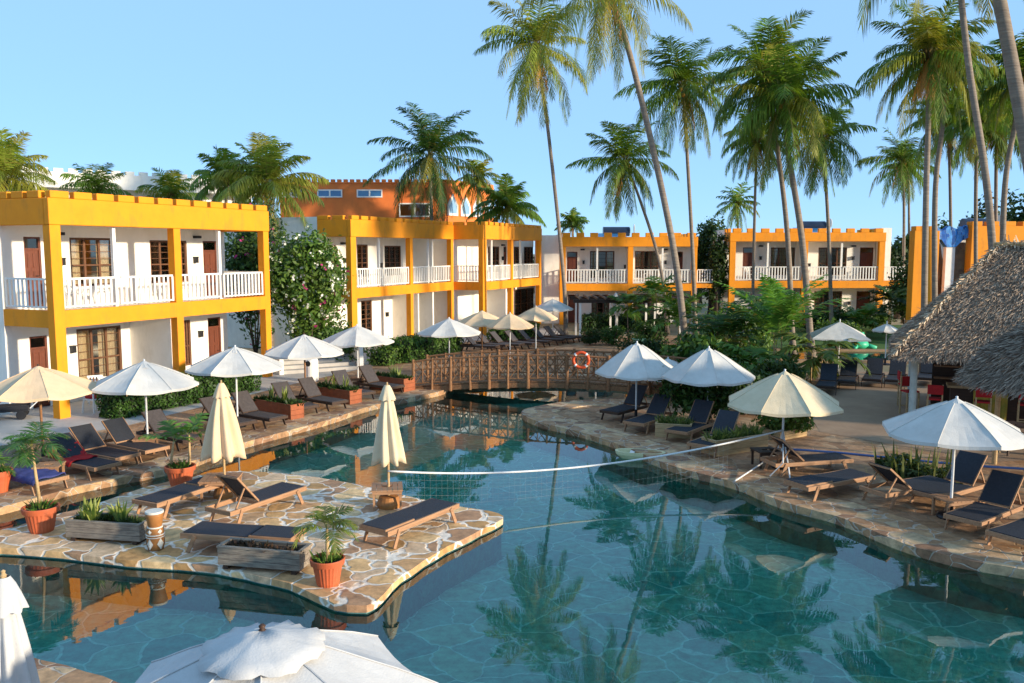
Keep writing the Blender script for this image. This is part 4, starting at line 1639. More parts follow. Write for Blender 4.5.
q1 = gp(42, 531)
pot(q1.x, q1.y, 'terracotta pot with a feathery palm at the left edge of the island', r=.29, h=.47)
small_palm(q1, 'feathery potted palm on the left of the island, growing from a terracotta pot', 1.2, .66, 12, 5, el=(-5, 75), droop=1.6, leafL=.30, nl=28, leafW=.028, z=.40, col=(.055, .14, .035), group='palms in terracotta pots')
q2 = gp(181, 486)
pot(q2.x, q2.y, 'terracotta pot standing at the back edge of the island', r=.30, h=.46)
small_palm(q2, 'loose light green potted plant at the back edge of the island', .75, .72, 8, 6, el=(15, 80), droop=1.2, leafL=.30, nl=13, leafW=.06, z=.40, col=(.10, .20, .03), group='palms in terracotta pots', stems=2)
q3 = gp(328, 584)
pot(q3.x, q3.y, 'terracotta pot with a yellowing palm at the front corner of the island', r=.245, h=.42)
small_palm(q3, 'small yellowing potted palm at the front corner of the island', .5, .62, 9, 7, el=(5, 80), droop=1.5, leafL=.24, nl=22, leafW=.03, z=.36, col=(.13, .17, .03), group='palms in terracotta pots')
q4 = gp(-2, 493)
t_ = pot(q4.x, q4.y, 'orange pot cut off by the left edge of the photo', r=.28, h=.5)
small_palm(q4, 'dark green plant in the pot at the left edge', .1, .5, 7, 8, z=.43, group='palms in terracotta pots')


def box_planter(a, b, hgt, dep, label, mat, group, plant='tuft', seed=0, legs=False, z=0, planks=True):
    pa, pb = gp(*a), gp(*b)
    L = (pb - pa).length
    ang = math.atan2(pb.y - pa.y, pb.x - pa.x)
    c = (pa + pb) / 2 + Vector((-math.sin(ang), math.cos(ang), 0)) * dep / 2
    t = thing('planter_box', label, 'planter', (c.x, c.y, z), ang, group)
    m = MB()
    th = .03
    z0 = .07 if legs else 0
    n = 3
    for k in range(n):
        za, zb = z0 + (hgt - z0) * k / n + .003, z0 + (hgt - z0) * (k + 1) / n - .003
        m.box(-L / 2, L / 2, -dep / 2, -dep / 2 + th, za, zb)
        m.box(-L / 2, L / 2, dep / 2 - th, dep / 2, za, zb)
        m.box(-L / 2 + .001, -L / 2 + th, -dep / 2 + th, dep / 2 - th, za, zb)
        m.box(L / 2 - th, L / 2 - .001, -dep / 2 + th, dep / 2 - th, za, zb)
    m.box(-L / 2 + th, L / 2 - th, -dep / 2 + th, dep / 2 - th, z0 + .02, z0 + .04)
    m.build('box', mat, t, bevel=.004)
    m = MB()
    o_ = .012
    m.box(-L / 2 - o_, L / 2 + o_, -dep / 2 - o_, -dep / 2 + th + .02, hgt, hgt + .025)
    m.box(-L / 2 - o_, L / 2 + o_, dep / 2 - th - .02, dep / 2 + o_, hgt, hgt + .025)
    m.box(-L / 2 - o_, -L / 2 + th + .02, -dep / 2 + th + .02, dep / 2 - th - .02, hgt, hgt + .025)
    m.box(L / 2 - th - .02, L / 2 + o_, -dep / 2 + th + .02, dep / 2 - th - .02, hgt, hgt + .025)
    m.build('rim', mat, t)
    if legs:
        for sx in (-1, 1):
            m = MB()
            m.box(sx * (L / 2 - .12) - .04, sx * (L / 2 - .12) + .04, -dep / 2 + .02, dep / 2 - .02, 0, z0 + .005)
            m.build('foot', M['darkwood'], t)
    m = MB()
    m.box(-L / 2 + th, L / 2 - th, -dep / 2 + th, dep / 2 - th, hgt - .1, hgt - .045)
    m.build('soil', M['soil'], t)
    rg = np.random.default_rng(seed)
    V, C = [], []
    nt_ = int(L / .11)
    for k in range(nt_):
        x = -L / 2 + .1 + (L - .2) * k / max(1, nt_ - 1)
        y = rg.uniform(-dep * .25, dep * .25)
        if plant == 'snake':
            if abs(x + L * .27) < .17 or abs(x - L * .12) < .12:
                v, c = tuft(rg, (x, y, hgt - .06), 22, .42, .05, .6, (.10, .16, .03), (.45, .45, .12), rad=.06)
            else:
                v, c = tuft(rg, (x, y, hgt - .06), 20, .17, .04, 1.0, (.03, .06, .02), (.10, .12, .03), rad=.09)
        elif plant == 'dry':
            v, c = tuft(rg, (x, y, hgt - .06), 22, .13, .035, 1.4, (.035, .03, .02), (.10, .05, .03), rad=.1)
        elif plant == 'dense':
            v, c = tuft(rg, (x, y, hgt - .05), 42, .22, .045, 1.1, (.015, .04, .01), (.05, .09, .02), rad=.16)
        else:
            v, c = tuft(rg, (x, y, hgt - .06), 18, .35, .04, .8, (.05, .09, .02), (.25, .28, .08), rad=.1)
        V.append(v)
        C.append(c)
    if plant == 'dense':
        for k in range(3):
            v, c = tuft(rg, (rg.uniform(-L / 3, L / 3), 0, hgt), 8, .5, .05, .4, (.08, .14, .03), (.35, .38, .1), rad=.05)
            V.append(v)
            C.append(c)
    quads('plants', np.concatenate(V), np.concatenate(C), M['leaf'], t)
    return t


GP = 'weathered wooden planter boxes on the island'
box_planter((66, 541), (140, 546), .36, .5, 'grey weathered wooden planter with yellow striped plants left of the drum', M['greywood'], GP, 'snake', 1, True)
box_planter((218, 569), (300, 576), .36, .42, 'grey weathered wooden planter with dry plants in front of the flat lounger', M['greywood'], GP, 'dry', 2, True)
GT = 'terracotta box planters on the left bank'
box_planter((254, 414), (291, 421), .46, .5, 'terracotta box planter with yellow spiky plants, nearest of three on the left bank', M['boxclay'], GT, 'dense', 3)
box_planter((313, 400), (350, 405.5), .46, .55, 'terracotta box planter with dark plants, middle of three on the left bank', M['boxclay'], GT, 'dense', 4)
box_planter((370, 388.5), (404, 393), .48, .6, 'terracotta box planter with dark plants by the left end of the bridge', M['boxclay'], GT, 'dense', 5)
GW = 'pale wooden planters on the right deck'
box_planter((655, 437), (691, 439), .36, .5, 'short pale wooden planter between loungers on the right deck', M['palewood'], GW, 'tall', 6)
box_planter((716, 457), (768, 449), .38, .55, 'long pale wooden planter beside the khaki cream parasol', M['palewood'], GW, 'tall', 7)
box_planter((780, 441), (807, 436), .22, .7, 'low pale box at the foot of the round green bush', M['palewood'], GW, 'tall', 8)

# carved drum
qd = gp(156, 549)
dr = thing('carved_drum', 'brown and white carved drum standing on the island between two grey planters', 'drum', (qd.x, qd.y, 0), .3)
m = MB()
m.lathe([(.125, 0), (.13, .03), (.145, .18), (.145, .30), (.12, .38), (.12, .40)], 28)
m.build('lower_drum', M['drumbrown'], dr, smooth=True)
m = MB()
m.lathe([(.10, .40), (.115, .42), (.145, .60), (.15, .64)], 28)
m.build('upper_drum', M['drumbrown'], dr, smooth=True)
for (r_, za, zb) in ((.152, .64, .68), (.128, .385, .41), (.155, .265, .285), (.155, .225, .24)):
    m = MB()
    m.lathe([(r_ - .006, za), (r_, za + .005), (r_, zb - .005), (r_ - .006, zb)], 28)
    m.build('band', M['drumwhite'], dr)
for k in range(5):
    a0 = 2 * PI * k / 5 - .9
    for (zc, hh, ww) in ((.125, .10, .42), (.335, .045, .30)):
        m = MB()
        vs = []
        for (da, dz) in ((0, -hh), (ww, 0), (0, hh), (-ww, 0)):
            r_ = .150 if zc < .3 else .143
            vs.append(((r_) * math.cos(a0 + da), (r_) * math.sin(a0 + da), zc + dz))
        cx = (.157 * math.cos(a0), .157 * math.sin(a0), zc)
        vs.append(cx)
        m.add(vs, [(0, 1, 4), (1, 2, 4), (2, 3, 4), (3, 0, 4)])
        m.build('diamond', M['drumwhite'], dr)

# ------------------------------------------------------------------ bridge
bl, br = gp(414, 389.5), gp(735, 402)
ang = math.atan2(br.y - bl.y, br.x - bl.x)
LBd = (br - bl).length
bd = thing('footbridge', 'arched rustic wooden footbridge with crossed rails over the pool', 'bridge', (bl.x, bl.y, 0), ang)
WB = 1.5
arch = lambda x:   .10 + .38 * math.sin(PI * min(1, max(0, x / LBd))) ** .9
m = MB()
ns = 60
for k in range(ns):
    x = LBd * (k + .5) / ns
    z = arch(x)
    sl_ = (arch(x + .05) - arch(x - .05)) / .1
    m.bar((x - LBd / ns * .46, WB / 2, z - LBd / ns * .46 * sl_), (x + LBd / ns * .46, WB / 2, z + LBd / ns * .46 * sl_), WB, .04)
m.build('deck', M['poles'], bd)
for yy in (.05, WB - .05):
    m = MB()
    pts = [(LBd * k / 24, yy, arch(LBd * k / 24) - .13) for k in range(25)]
    for k in range(24):
        m.bar(pts[k], pts[k + 1], .12, .18)
    m.build('beam', M['poles'], bd)
npst = 16
rb = random.Random(9)
for yy in (-.04, WB + .04):
    for k in range(npst + 1):
        x = LBd * k / npst
        m = MB()
        m.tube([(x + rb.uniform(-.02, .02), yy, arch(x) - .25), (x + rb.uniform(-.03, .03), yy, arch(x) + 1.02)], [.065, .055] if k % 2 == 0 else [.05, .04], 8)
        m.build('post', M['poles'], bd)
    for (dz, rad_) in ((.95, .04), (.12, .03), (.62, .025)):
        m = MB()
        m.tube([(LBd * k / 24, yy, arch(LBd * k / 24) + dz + rb.uniform(-.012, .012)) for k in range(25)], rad_, 6)
        m.build('rail', M['poles'], bd)
    for k in range(npst):
        xa, xb_ = LBd * k / npst + .05, LBd * (k + 1) / npst - .05
        m = MB()
        xm = (xa + xb_) / 2
        m.tube([(xa, yy, arch(xa) + .14), (xb_, yy, arch(xb_) + .92)], .020, 6)
        m.tube([(xb_, yy + .01, arch(xb_) + .14), (xa, yy + .01, arch(xa) + .92)], .020, 6)
        m.tube([(xm, yy - .012, arch(xm) + .1), (xm, yy - .012, arch(xm) + .95)], .02, 6)
        m.tube([(xa, yy + .02, arch(xa) + .52), (xm, yy + .02, arch(xm) + .92)], .012, 6)
        m.tube([(xb_, yy + .02, arch(xb_) + .52), (xm, yy + .02, arch(xm) + .92)], .012, 6)
        m.tube([(xa, yy + .02, arch(xa) + .52), (xm, yy + .02, arch(xm) + .13)], .012, 6)
        m.tube([(xb_, yy + .02, arch(xb_) + .52), (xm, yy + .02, arch(xm) + .13)], .012, 6)
        for q_ in ():
            xx = xa + (xb_ - xa) * q_
            m.tube([(xx, yy - .01, arch(xx) + .1), (xx + rb.uniform(-.04, .04), yy - .01, arch(xx) + .95)], .015, 6)
        m.build('lattice', M['poles'], bd)
qr = at(581, 360, bl.y - .3 + (581 - 414) / 321 * (br.y - bl.y))
m = MB()
pts = [(.27 * math.cos(2 * PI * k / 28), 0, .27 * math.sin(2 * PI * k / 28)) for k in range(29)]
m.tube(pts, .055, 10, caps=False)
lr = thing('life_ring', 'orange life ring hanging on the bridge railing', 'life ring', tuple(qr), ang)
m.build('ring', M['lifering'], lr, smooth=True)
for k in range(4):
    a0 = PI / 4 + k * PI / 2
    m = MB()
    m.tube([(.27 * math.cos(a0 + d), 0, .27 * math.sin(a0 + d)) for d in (-.12, -.04, .04, .12)], .059, 10)
    m.build('band', M['rope'], lr)

# ------------------------------------------------------------------ net across the pool
na = at(388, 471, 16.55)
nb = at(783, 430, 19.7)
mid = at(520, 478, 17.6)


def ropept(s):
    x = na.x + (nb.x - na.x) * s
    y = na.y + (nb.y - na.y) * s
    sag = .40 * 4 * s * (1 - s) * (1 - .25 * s)
    return Vector((x, y, na.z + (nb.z - na.z) * s - sag))


nett = thing('pool_net', 'long sagging volleyball net with a white top rope strung across the pool', 'net', (na.x, na.y, 0))
lo = Vector((na.x, na.y, 0))
m = MB()
m.tube([ropept(k / 40) - lo for k in range(41)], .021, 8)
m.build('top_rope', M['rope'], nett, smooth=True)
m = MB()
sa, sb = .04, .84
nn = 62
bot = lambda s: Vector((ropept(s).x, ropept(s).y, max(-.24, ropept(s).z - .78)))
for k in range(nn + 1):
    s = sa + (sb - sa) * k / nn
    m.bar(ropept(s) - lo, bot(s) - lo, .0018, .0018)
for j in range(1, 6):
    for k in range(30):
        s0, s1 = sa + (sb - sa) * k / 30, sa + (sb - sa) * (k + 1) / 30
        f = j / 5
        m.bar(ropept(s0).lerp(bot(s0), f) - lo, ropept(s1).lerp(bot(s1), f) - lo, .0018, .0018)
m.build('mesh_net', M['net'], nett)
m = MB()
m.tube([ropept(1) - lo, gp(776, 462, .02) - lo + Vector((0, 0, .2)), gp(735, 481, .05) - lo], .018, 6)
m.tube([ropept(1) - lo, (gp(790, 478, .05) - lo)], .018, 6)
m.tube([ropept(1) - lo + Vector((0, -.03, 0)), (gp(783, 463, .4) - lo), gp(770, 476, .05) - lo], .016, 6)
m.build('tie_rope', M['rope'], nett)
m = MB()
m.tube([(0, 0, 0)] + [(0, 0, 0)] * 0 + [(0.0, 0.0, .9)], .012, 6)

# blue hose across the deck
hp = [gp(x, y, .02) for x, y in [(770, 449), (800, 450), (840, 453), (890, 458), (940, 463), (990, 467), (1040, 470), (1080, 474)]]
m = MB()
m.tube(hp, .035, 8)
tag(m.build('garden_hose', M['hose'], smooth=True), 'blue hose lying across the right deck behind the loungers', 'hose')

# cream toy boat at the pool edge
cb = gp(640, 458, WZ)
boat = thing('toy_boat', 'small cream and yellow boat floating at the edge of the right deck', 'boat', (cb.x, cb.y, WZ + .0), -.25)
vs, fs = [], []
prof = []
for k in range(24):
    a = 2 * PI * k / 24
    prof.append((.62 * math.copysign(abs(math.cos(a)) ** .8, math.cos(a)), .27 * math.copysign(abs(math.sin(a)) ** .9, math.sin(a))))
rings = [(.72, -.05), (1.0, .10), (1.03, .18), (.90, .18), (.80, .04)]
for (s_, z_) in rings:
    for (x, y) in prof: vs.append((x * s_, y * s_, z_))
for i in range(4):
    for k in range(24):
        fs.append((i * 24 + k, i * 24 + (k + 1) % 24, (i + 1) * 24 + (k + 1) % 24, (i + 1) * 24 + k))
fs.append(tuple(4 * 24 + k for k in range(24)))
fs.append(tuple(k for k in range(24))[::-1])
m = MB()
m.add(vs, fs)
m.build('hull', M['boat'], boat)
for x in (-.2, .2):
    m = MB()
    m.box(x - .06, x + .06, -.22, .22, .12, .145)
    m.build('seat', M['whitepaint'], boat)
m = MB()
m.bar((.2, 0, .2), (1.05, -.1, .12), .03, .03)
m.bar((.95, -.09, .13), (1.15, -.11, .11), .09, .02)
m.build('oar', M['palewood'], boat)
# ------------------------------------------------------------------ coconut palms
def palm(label, Y, base_px, top, mids=(), rad=50, nf=24, seed=0, tr=.14, col=(.105, .180, .020), dead=2, cocos=0, nl=58, lw=.062, el=(-70, 78), group='tall coconut palms', wind=.12, leafL=None, ytop=None, yel=0.0, dy=0.0):
    rg = np.random.default_rng(seed + 100)
    yb = 251 + CAMZ * F / Y
    bx = at(base_px, yb, Y).x
    t = thing('coconut_palm', label, 'palm', (bx, Y, 0), 0, group)
    top3 = at(top[0], top[1], Y + dy) - Vector((bx, Y, 0))
    ctrl = [Vector((0, 0, 0))] + [at(m_[0], m_[1], Y + dy * .5) - Vector((bx, Y, 0)) for m_ in mids] + [top3]
    # smooth curve through the control points
    pts = []
    nn_ = len(ctrl)
    for i in range(nn_ - 1):
        p0 = ctrl[i - 1] if i > 0 else ctrl[0] * 2 - ctrl[1]
        p1, p2 = ctrl[i], ctrl[i + 1]
        p3 = ctrl[i + 2] if i + 2 < nn_ else ctrl[-1] * 2 - ctrl[-2]
        for k in range(8):
            u = k / 8
            pts.append(.5 * ((2 * p1) + (p2 - p0) * u + (2 * p0 - 5 * p1 + 4 * p2 - p3) * u * u + (3 * p1 - p0 - 3 * p2 + p3) * u ** 3))
    pts.append(top3)
    n = len(pts)
    tr = tr * .86
    rs = [tr * (1.0 - .35 * i / (n - 1)) * (1.45 if i == 0 else (1.12 if i == 1 else 1)) for i in range(n)]
    m = MB()
    m.tube(pts, rs, 10)
    m.build('trunk', M['trunk'], t, smooth=True)
    L = rad * Y / F * 1.36
    lL = leafL or min(1.15, .22 * L + .22)
    V, C = [], []
    c0 = np.array(top3)
    nf = int(nf * 1.2)
    for i in range(nf):
        f = (i + .5) / nf
        e = R(el[0] + (el[1] - el[0]) * f ** 1.05) + rg.normal() * .1
        az = i * 2.39996 + rg.normal() * .25
        old = 1 - f
        Lf = L * (.78 + .3 * math.sin(PI * min(1, f + .25))) * (.9 + .2 * rg.random())
        base_c = np.array(col) * (.65 + .7 * rg.random())
        if rg.random() < yel * .8 + .03 + .15 * old: base_c = base_c * .5 + np.array([.33, .27, .035]) * .5
        v, c = frond(rg, c0 + np.array([0, 0, .05]), az, e, Lf, (.75 + .75 * (1 - f) ** .7) * (.65 + .65 * rg.random()), nl, lL * (.85 + .3 * rg.random()), lw,
                     base_c, hang=.22 + .85 * old ** 1.2, vee=.30 * f, rach=.030, start=.10, twist=wind * (1 if math.cos(az) > 0 else -1) * rg.normal(), pw=1.8)
        v[:, :, 0] -= wind * .5 * ((v[:, :, 0] - c0[0]) ** 2) / L * .5
        V.append(v)
        C.append(c)
    for i in range(dead):
        az = rg.random() * 2 * PI
        v, c = frond(rg, c0 + np.array([0, 0, -.1]), az, R(-60), L * .6, .5, nl // 2, lL * .7, lw, (.48, .23, .05), hang=1.1, vee=0, rach=.025, start=.1, yb=1)
        V.append(v)
        C.append(c)
    # sheath fibres around the heart of the crown
    v, c = tuft(rg, c0 - np.array([0, 0, .35]), 60, .8, .06, .7, (.16, .10, .04), (.12, .14, .03), rad=.16)
    V.append(v)
    C.append(c)
    quads('crown', np.concatenate(V), np.concatenate(C), M['leaf'], t)
    if cocos:
        m = MB()
        for k in range(cocos):
            a = rg.random() * 2 * PI
            q = c0 + np.array([math.cos(a) * .28, math.sin(a) * .28, -.25 - .35 * rg.random()])
            m.lathe([(.02, -.13), (.10, -.07), (.12, .0), (.09, .08), (.02, .12)], 8, c=tuple(q))
        m.build('coconuts', M['coconut'], t, smooth=True)['kind'] = 'stuff'
    return t


G_ = (.055, .12, .020)
Yg = (.18, .23, .030)
palm('tall thin palm with a curved trunk rising beside the farthest white parasol', 49, 566, (536, 45), [(563, 270), (548, 130)], 52, 26, 1, .15, cocos=6, col=Yg, yel=.25, dead=3)
palm('big leaning palm whose crown touches the top edge of the photo in the middle', 38, 688, (605, -22), [(672, 240), (634, 70)], 72, 28, 2, .19, cocos=8, col=Yg, yel=.35, dead=3, lw=.05)
palm('palm with a dark round crown low between the thin palm and the big leaning one', 52, 668, (624, 160), [(660, 265), (640, 200)], 42, 24, 3, .13, cocos=4)
palm('straight palm directly right of the big leaning trunk in the middle', 48, 696, (683, 85), [(692, 240)], 50, 26, 4, .15, cocos=5)
palm('palm with the largest bushy crown right of centre, left trunk of its crossing pair', 42, 793, (768, 72), [(787, 230), (775, 130)], 55, 28, 5, .16, cocos=5)
palm('right trunk of the crossing pair with the largest bushy crown right of centre', 40, 812, (785, 98), [(802, 240), (788, 150)], 60, 28, 6, .19, cocos=6, yel=.15)
palm('drooping palm low at the right side of the largest bushy crown', 50, 832, (822, 138), [(828, 220)], 42, 24, 7, .14, cocos=5, yel=.15, dead=4)
palm('palm half hidden at the lower left of the largest bushy crown', 55, 752, (757, 140), [(755, 200)], 32, 20, 8, .12, dead=5, yel=.2)
palm('tiny far palm above the roof of the block right of centre', 85, 741, (737, 203), [], 20, 20, 9, .16, nl=24, lw=.1)
palm('small dense palm standing alone in the sky left of the right palm group', 60, 903, (902, 160), [(904, 210)], 31, 24, 10, .13, cocos=6, nl=32, lw=.07, dead=4)
palm('slender palm just behind the small dense one, sharing its place in the sky', 66, 909, (908, 168), [(909, 215)], 24, 18, 11, .13, nl=28, lw=.08)
GRP = 'palms of the right group'
palm('palm with orange dead leaves and a pale trunk, leftmost of the tall right group', 34, 923, (930, 52), [(926, 200), (929, 100)], 54, 28, 12, .15, cocos=10, yel=.35, dead=7, lw=.05, group='tall coconut palms')
palm('dark-trunked palm directly right of the one with the orange dead leaves', 38, 935, (946, 68), [(935, 200), (942, 130)], 44, 22, 13, .15, cocos=4, dead=3)
palm('thin palm third from the left in the right group', 50, 952, (947, 118), [(950, 180)], 36, 22, 14, .12, dead=4)
palm('tall left-leaning palm of the right group with its crown above the photo', 29, 998, (954, -75), [(990, 215), (968, 60)], 68, 24, 15, .16, cocos=6, dead=4, lw=.045, el=(-45, 80))
palm('thick near palm cut by the top right corner of the photo', 13.0, 1085, (970, -150), [(1044, 250), (1011, 60)], 130, 20, 16, .15, cocos=6, dead=4, lw=.045, nl=64, el=(-35, 80))
palm('palm at the right edge with a full crown beneath the thick near trunk', 36, 1002, (1024, 72), [(1004, 200), (1016, 120)], 46, 24, 17, .15, cocos=4, yel=.1)
palm('shorter palm with hanging leaves left of the right edge, trunk seen under its crown', 45, 976, (980, 122), [(976, 180)], 38, 22, 18, .13, dead=5, yel=.2)
palm('shorter palm with an orange dead leaf under the right edge crowns', 47, 996, (998, 118), [(996, 180)], 36, 22, 19, .13, dead=7, cocos=6)
GLp = 'palms behind the roofs on the left'
palm('palm cut by the left edge of the photo behind the nearest block', 44, 2, (4, 178), [], 45, 20, 21, .16, group=GLp, yel=.4, col=Yg, el=(-35, 85))
palm('short palm behind the parapet, second from the left edge', 50, 99, (98, 190), [], 30, 18, 22, .14, group=GLp, el=(-20, 80), nl=30)
palm('small palm behind the parapet between the short one and the tall yellowish pair', 52, 172, (172, 196), [], 27, 18, 23, .14, group=GLp, el=(-20, 80), yel=.3, nl=30)
palm('green palm on the left of the tall yellowish pair behind the nearest block', 48, 226, (226, 180), [], 33, 22, 24, .15, group=GLp, yel=.15, el=(-45, 85))
palm('yellowish palm on the right end of the nearest block roof', 44, 270, (266, 184), [], 46, 24, 25, .16, group=GLp, yel=.55, col=Yg, el=(-40, 85), cocos=5)
palm('large dark palm in front of the terracotta building', 66, 434, (430, 155), [], 54, 30, 26, .2, group=GLp, cocos=4, dead=3, lw=.085, col=(.04, .09, .016))
palm('small palm directly right of the large dark palm', 69, 478, (478, 178), [], 21, 18, 27, .15, group=GLp, yel=.4, nl=26, lw=.1, col=Yg)
palm('palm in front of the right end of the terracotta wing', 65, 508, (507, 208), [], 31, 20, 28, .15, group=GLp, lw=.08, el=(-35, 85))
palm('tiny palm above the left end of the centre block roof', 84, 573, (573, 224), [], 14, 16, 29, .15, group=GLp, nl=20, lw=.12, el=(-20, 80))


# ------------------------------------------------------------------ garden plants
def garden_palm(px_, py_, label, h, L, nf, seed, **k):
    g = gp(px_, py_)
    k.setdefault('leafL', .62)
    k.setdefault('leafW', .12)
    k.setdefault('nl', 20)
    return small_palm(g, label, h, L, nf, seed, name='garden_palm', cat='palm', group='feathery garden palms', undergrowth=False, **k)


garden_palm(683, 352, 'feathery garden palm around the foot of the big leaning trunk', 1.6, 2.3, 16, 31, el=(20, 80), stems=3)
garden_palm(722, 372, 'dark feathery garden palm left of the tall upright one', 1.4, 2.4, 18, 32, el=(10, 80), stems=3, col=(.03, .08, .015))
garden_palm(778, 378, 'tall upright bright green garden palm in the middle of the planting', 1.6, 3.2, 18, 33, el=(45, 86), stems=3, col=(.09, .20, .03), droop=.9)
garden_palm(748, 388, 'low garden palm in front of the tall upright one', .8, 1.8, 14, 34, el=(10, 75), stems=2)
garden_palm(815, 384, 'garden palm with hanging yellowish leaves over the khaki cream parasol', 1.0, 1.9, 14, 35, el=(-10, 70), stems=2, col=(.09, .13, .025), droop=1.6)
garden_palm(772, 350, 'garden palm left of the wide white parasol on the lawn', 1.5, 2.2, 14, 36, el=(15, 80), stems=3)
garden_palm(655, 345, 'garden palm behind the right end of the pergola', 2.6, 2.0, 14, 37, el=(0, 80), stems=1)
garden_palm(885, 332, 'garden palm arching at the foot of the far right block', 1.8, 1.8, 14, 38, el=(-5, 75), stems=2, col=(.03, .07, .015))
garden_palm(925, 335, 'sunlit garden palm in front of the orange gate pillar', 1.6, 2.2, 16, 39, el=(10, 80), stems=3, col=(.12, .17, .03))
garden_palm(628, 342, 'small palm growing inside the pergola', 2.1, 1.5, 12, 40, el=(-20, 70))
garden_palm(860, 338, 'low garden palm below the far right block balcony', 1.0, 1.9, 12, 41, el=(10, 80), stems=2)


def shrub(px_, py_, label, rx, ry, rz_, n, size, seed, c1=G1, c2=G2, group='garden shrubs', flowers=None, name='shrub', cat='shrub', lobes=9, zoff=0, fsize=.12):
    rg = np.random.default_rng(seed)
    g = gp(px_, py_)
    t = thing(name, label, cat, (g.x, g.y, 0), 0, group)
    m = MB()
    for k in range(5):
        a = 2 * PI * k / 5
        m.tube([(0, 0, 0), (rx * .2 * math.cos(a), ry * .2 * math.sin(a), rz_ * .7), (rx * .55 * math.cos(a), ry * .55 * math.sin(a), rz_ * 1.3 + zoff)], [.04, .03, .012], 6)
    m.build('stem', M['bark'], t)
    v, c = blob_leaves(rg, (0, 0, rz_ * 1.0 + zoff), (rx, ry, rz_), n, size, c1, c2, lobes=lobes)
    k_ = v[:, :, 2].min(axis=1) > .02
    quads('foliage', v[k_], c[k_], M['leaf'], t)
    if flowers:
        for (nm, cc, nf_) in flowers:
            d = unit(rg.normal(size=(nf_, 3)))
            idx = rg.integers(0, len(v), nf_)
            p = v[idx].mean(axis=1)
            dd = unit(p - np.array([0, 0, rz_ + zoff]))
            p = p + dd * .10
            V, C = [], []
            for j in range(4):
                V.append(leaf_quads(p + rg.normal(size=p.shape) * fsize * .5, rg.normal(size=p.shape), dd, np.full(nf_, fsize), np.full(nf_, fsize)))
                C.append(np.array(cc) * (.8 + .4 * rg.random((nf_, 1))))
            quads(nm, np.concatenate(V), np.concatenate(C), M['petal'], t)['kind'] = 'stuff'
    return t


shrub(312, 368, 'large flowering bush with white and magenta blooms between the two left blocks', 1.95, 1.7, 2.7, 16000, .22, 50, (.04, .10, .015), (.15, .23, .035), flowers=[('white_flowers', (.85, .83, .76), 420), ('magenta_flowers', (.5, .04, .2), 90)], name='flowering_bush', cat='bush', lobes=26, zoff=1.1, group='flowering bushes')
shrub(335, 366, 'lower leafy skirt of green bush to the right of the tall flowering one', 2.2, 1.2, 1.25, 4200, .18, 51, (.03, .08, .015), (.12, .2, .035), name='leafy_bush', cat='bush', lobes=12)
shrub(256, 360, 'dark bush with magenta blooms seen through the end balcony of the nearest block', 1.9, 1.7, 3.3, 8200, .22, 52, (.02, .055, .012), (.08, .14, .025), flowers=[('magenta_flowers', (.5, .04, .2), 120)], name='flowering_bush', cat='bush', lobes=18, group='flowering bushes', zoff=.7)
shrub(790, 438, 'round bright green bush under the khaki cream parasol', 1.0, .8, .62, 3400, .13, 53, (.05, .12, .02), (.16, .24, .04), lobes=12)
shrub(705, 425, 'dark bush behind the loungers below the left one of the two near white parasols', 1.6, 1.0, .8, 3600, .16, 54, (.02, .055, .01), (.07, .13, .02), lobes=12)
shrub(722, 404, 'dark bush at the right end of the bridge', 1.0, .9, .8, 2400, .18, 55, (.02, .055, .01), (.07, .13, .02), lobes=12)
shrub(745, 415, 'dark green bush behind the long pale planter', 1.3, .9, .75, 3000, .15, 56, (.015, .045, .01), (.06, .11, .02), lobes=10)
shrub(757, 398, 'mass of broad dark leaves between the near white and the khaki parasols', 1.6, 1.0, .7, 1800, .30, 57, (.03, .08, .012), (.09, .16, .03), lobes=16)
shrub(704, 380, 'bush of broad leaves left of the feathery palms', 1.7, 1.2, 1.0, 2600, .28, 58, (.03, .08, .015), (.10, .18, .03), lobes=18)
shrub(735, 362, 'bush with a few white blooms in front of the block right of centre', 2.2, 1.4, 1.3, 3400, .25, 59, (.035, .09, .015), (.12, .20, .035), lobes=20, flowers=[('white_flowers', (.7, .7, .64), 30)], fsize=.16)
shrub(838, 352, 'low bush left of the lawn toy', 1.6, 1.0, .9, 2200, .2, 60)
shrub(830, 332, 'bush at the foot of the far right block', 2.4, 1.3, .8, 2600, .25, 61, (.02, .05, .012), (.07, .13, .03), lobes=12)
shrub(872, 330, 'round bush right of the far right block door', 1.3, 1.0, .8, 2000, .22, 62, (.03, .08, .015), (.10, .17, .03), lobes=10)
shrub(905, 330, 'dark bush left of the orange gate pillar', 2.0, 1.4, 2.3, 3600, .25, 63, (.012, .035, .01), (.04, .08, .02), lobes=12)
shrub(613, 345, 'round clipped bush in front of the pergola', .9, .8, .6, 1800, .14, 64, (.03, .08, .015), (.08, .15, .03))
shrub(652, 348, 'round clipped bush right of the pergola posts', 1.4, .9, .75, 2200, .16, 65, (.02, .06, .012), (.07, .13, .03))
shrub(590, 345, 'small dark bush left of the pergola bush', .8, .6, .5, 1200, .14, 66, (.015, .04, .01), (.05, .09, .02))
shrub(642, 358, 'dark low bush behind the parasol by the life ring', 1.8, .9, .55, 2200, .16, 67, (.012, .035, .01), (.05, .10, .02))
shrub(770, 402, 'low tangled bush behind the khaki cream parasol', 1.5, .9, .8, 2400, .18, 68, (.02, .05, .012), (.10, .14, .03))


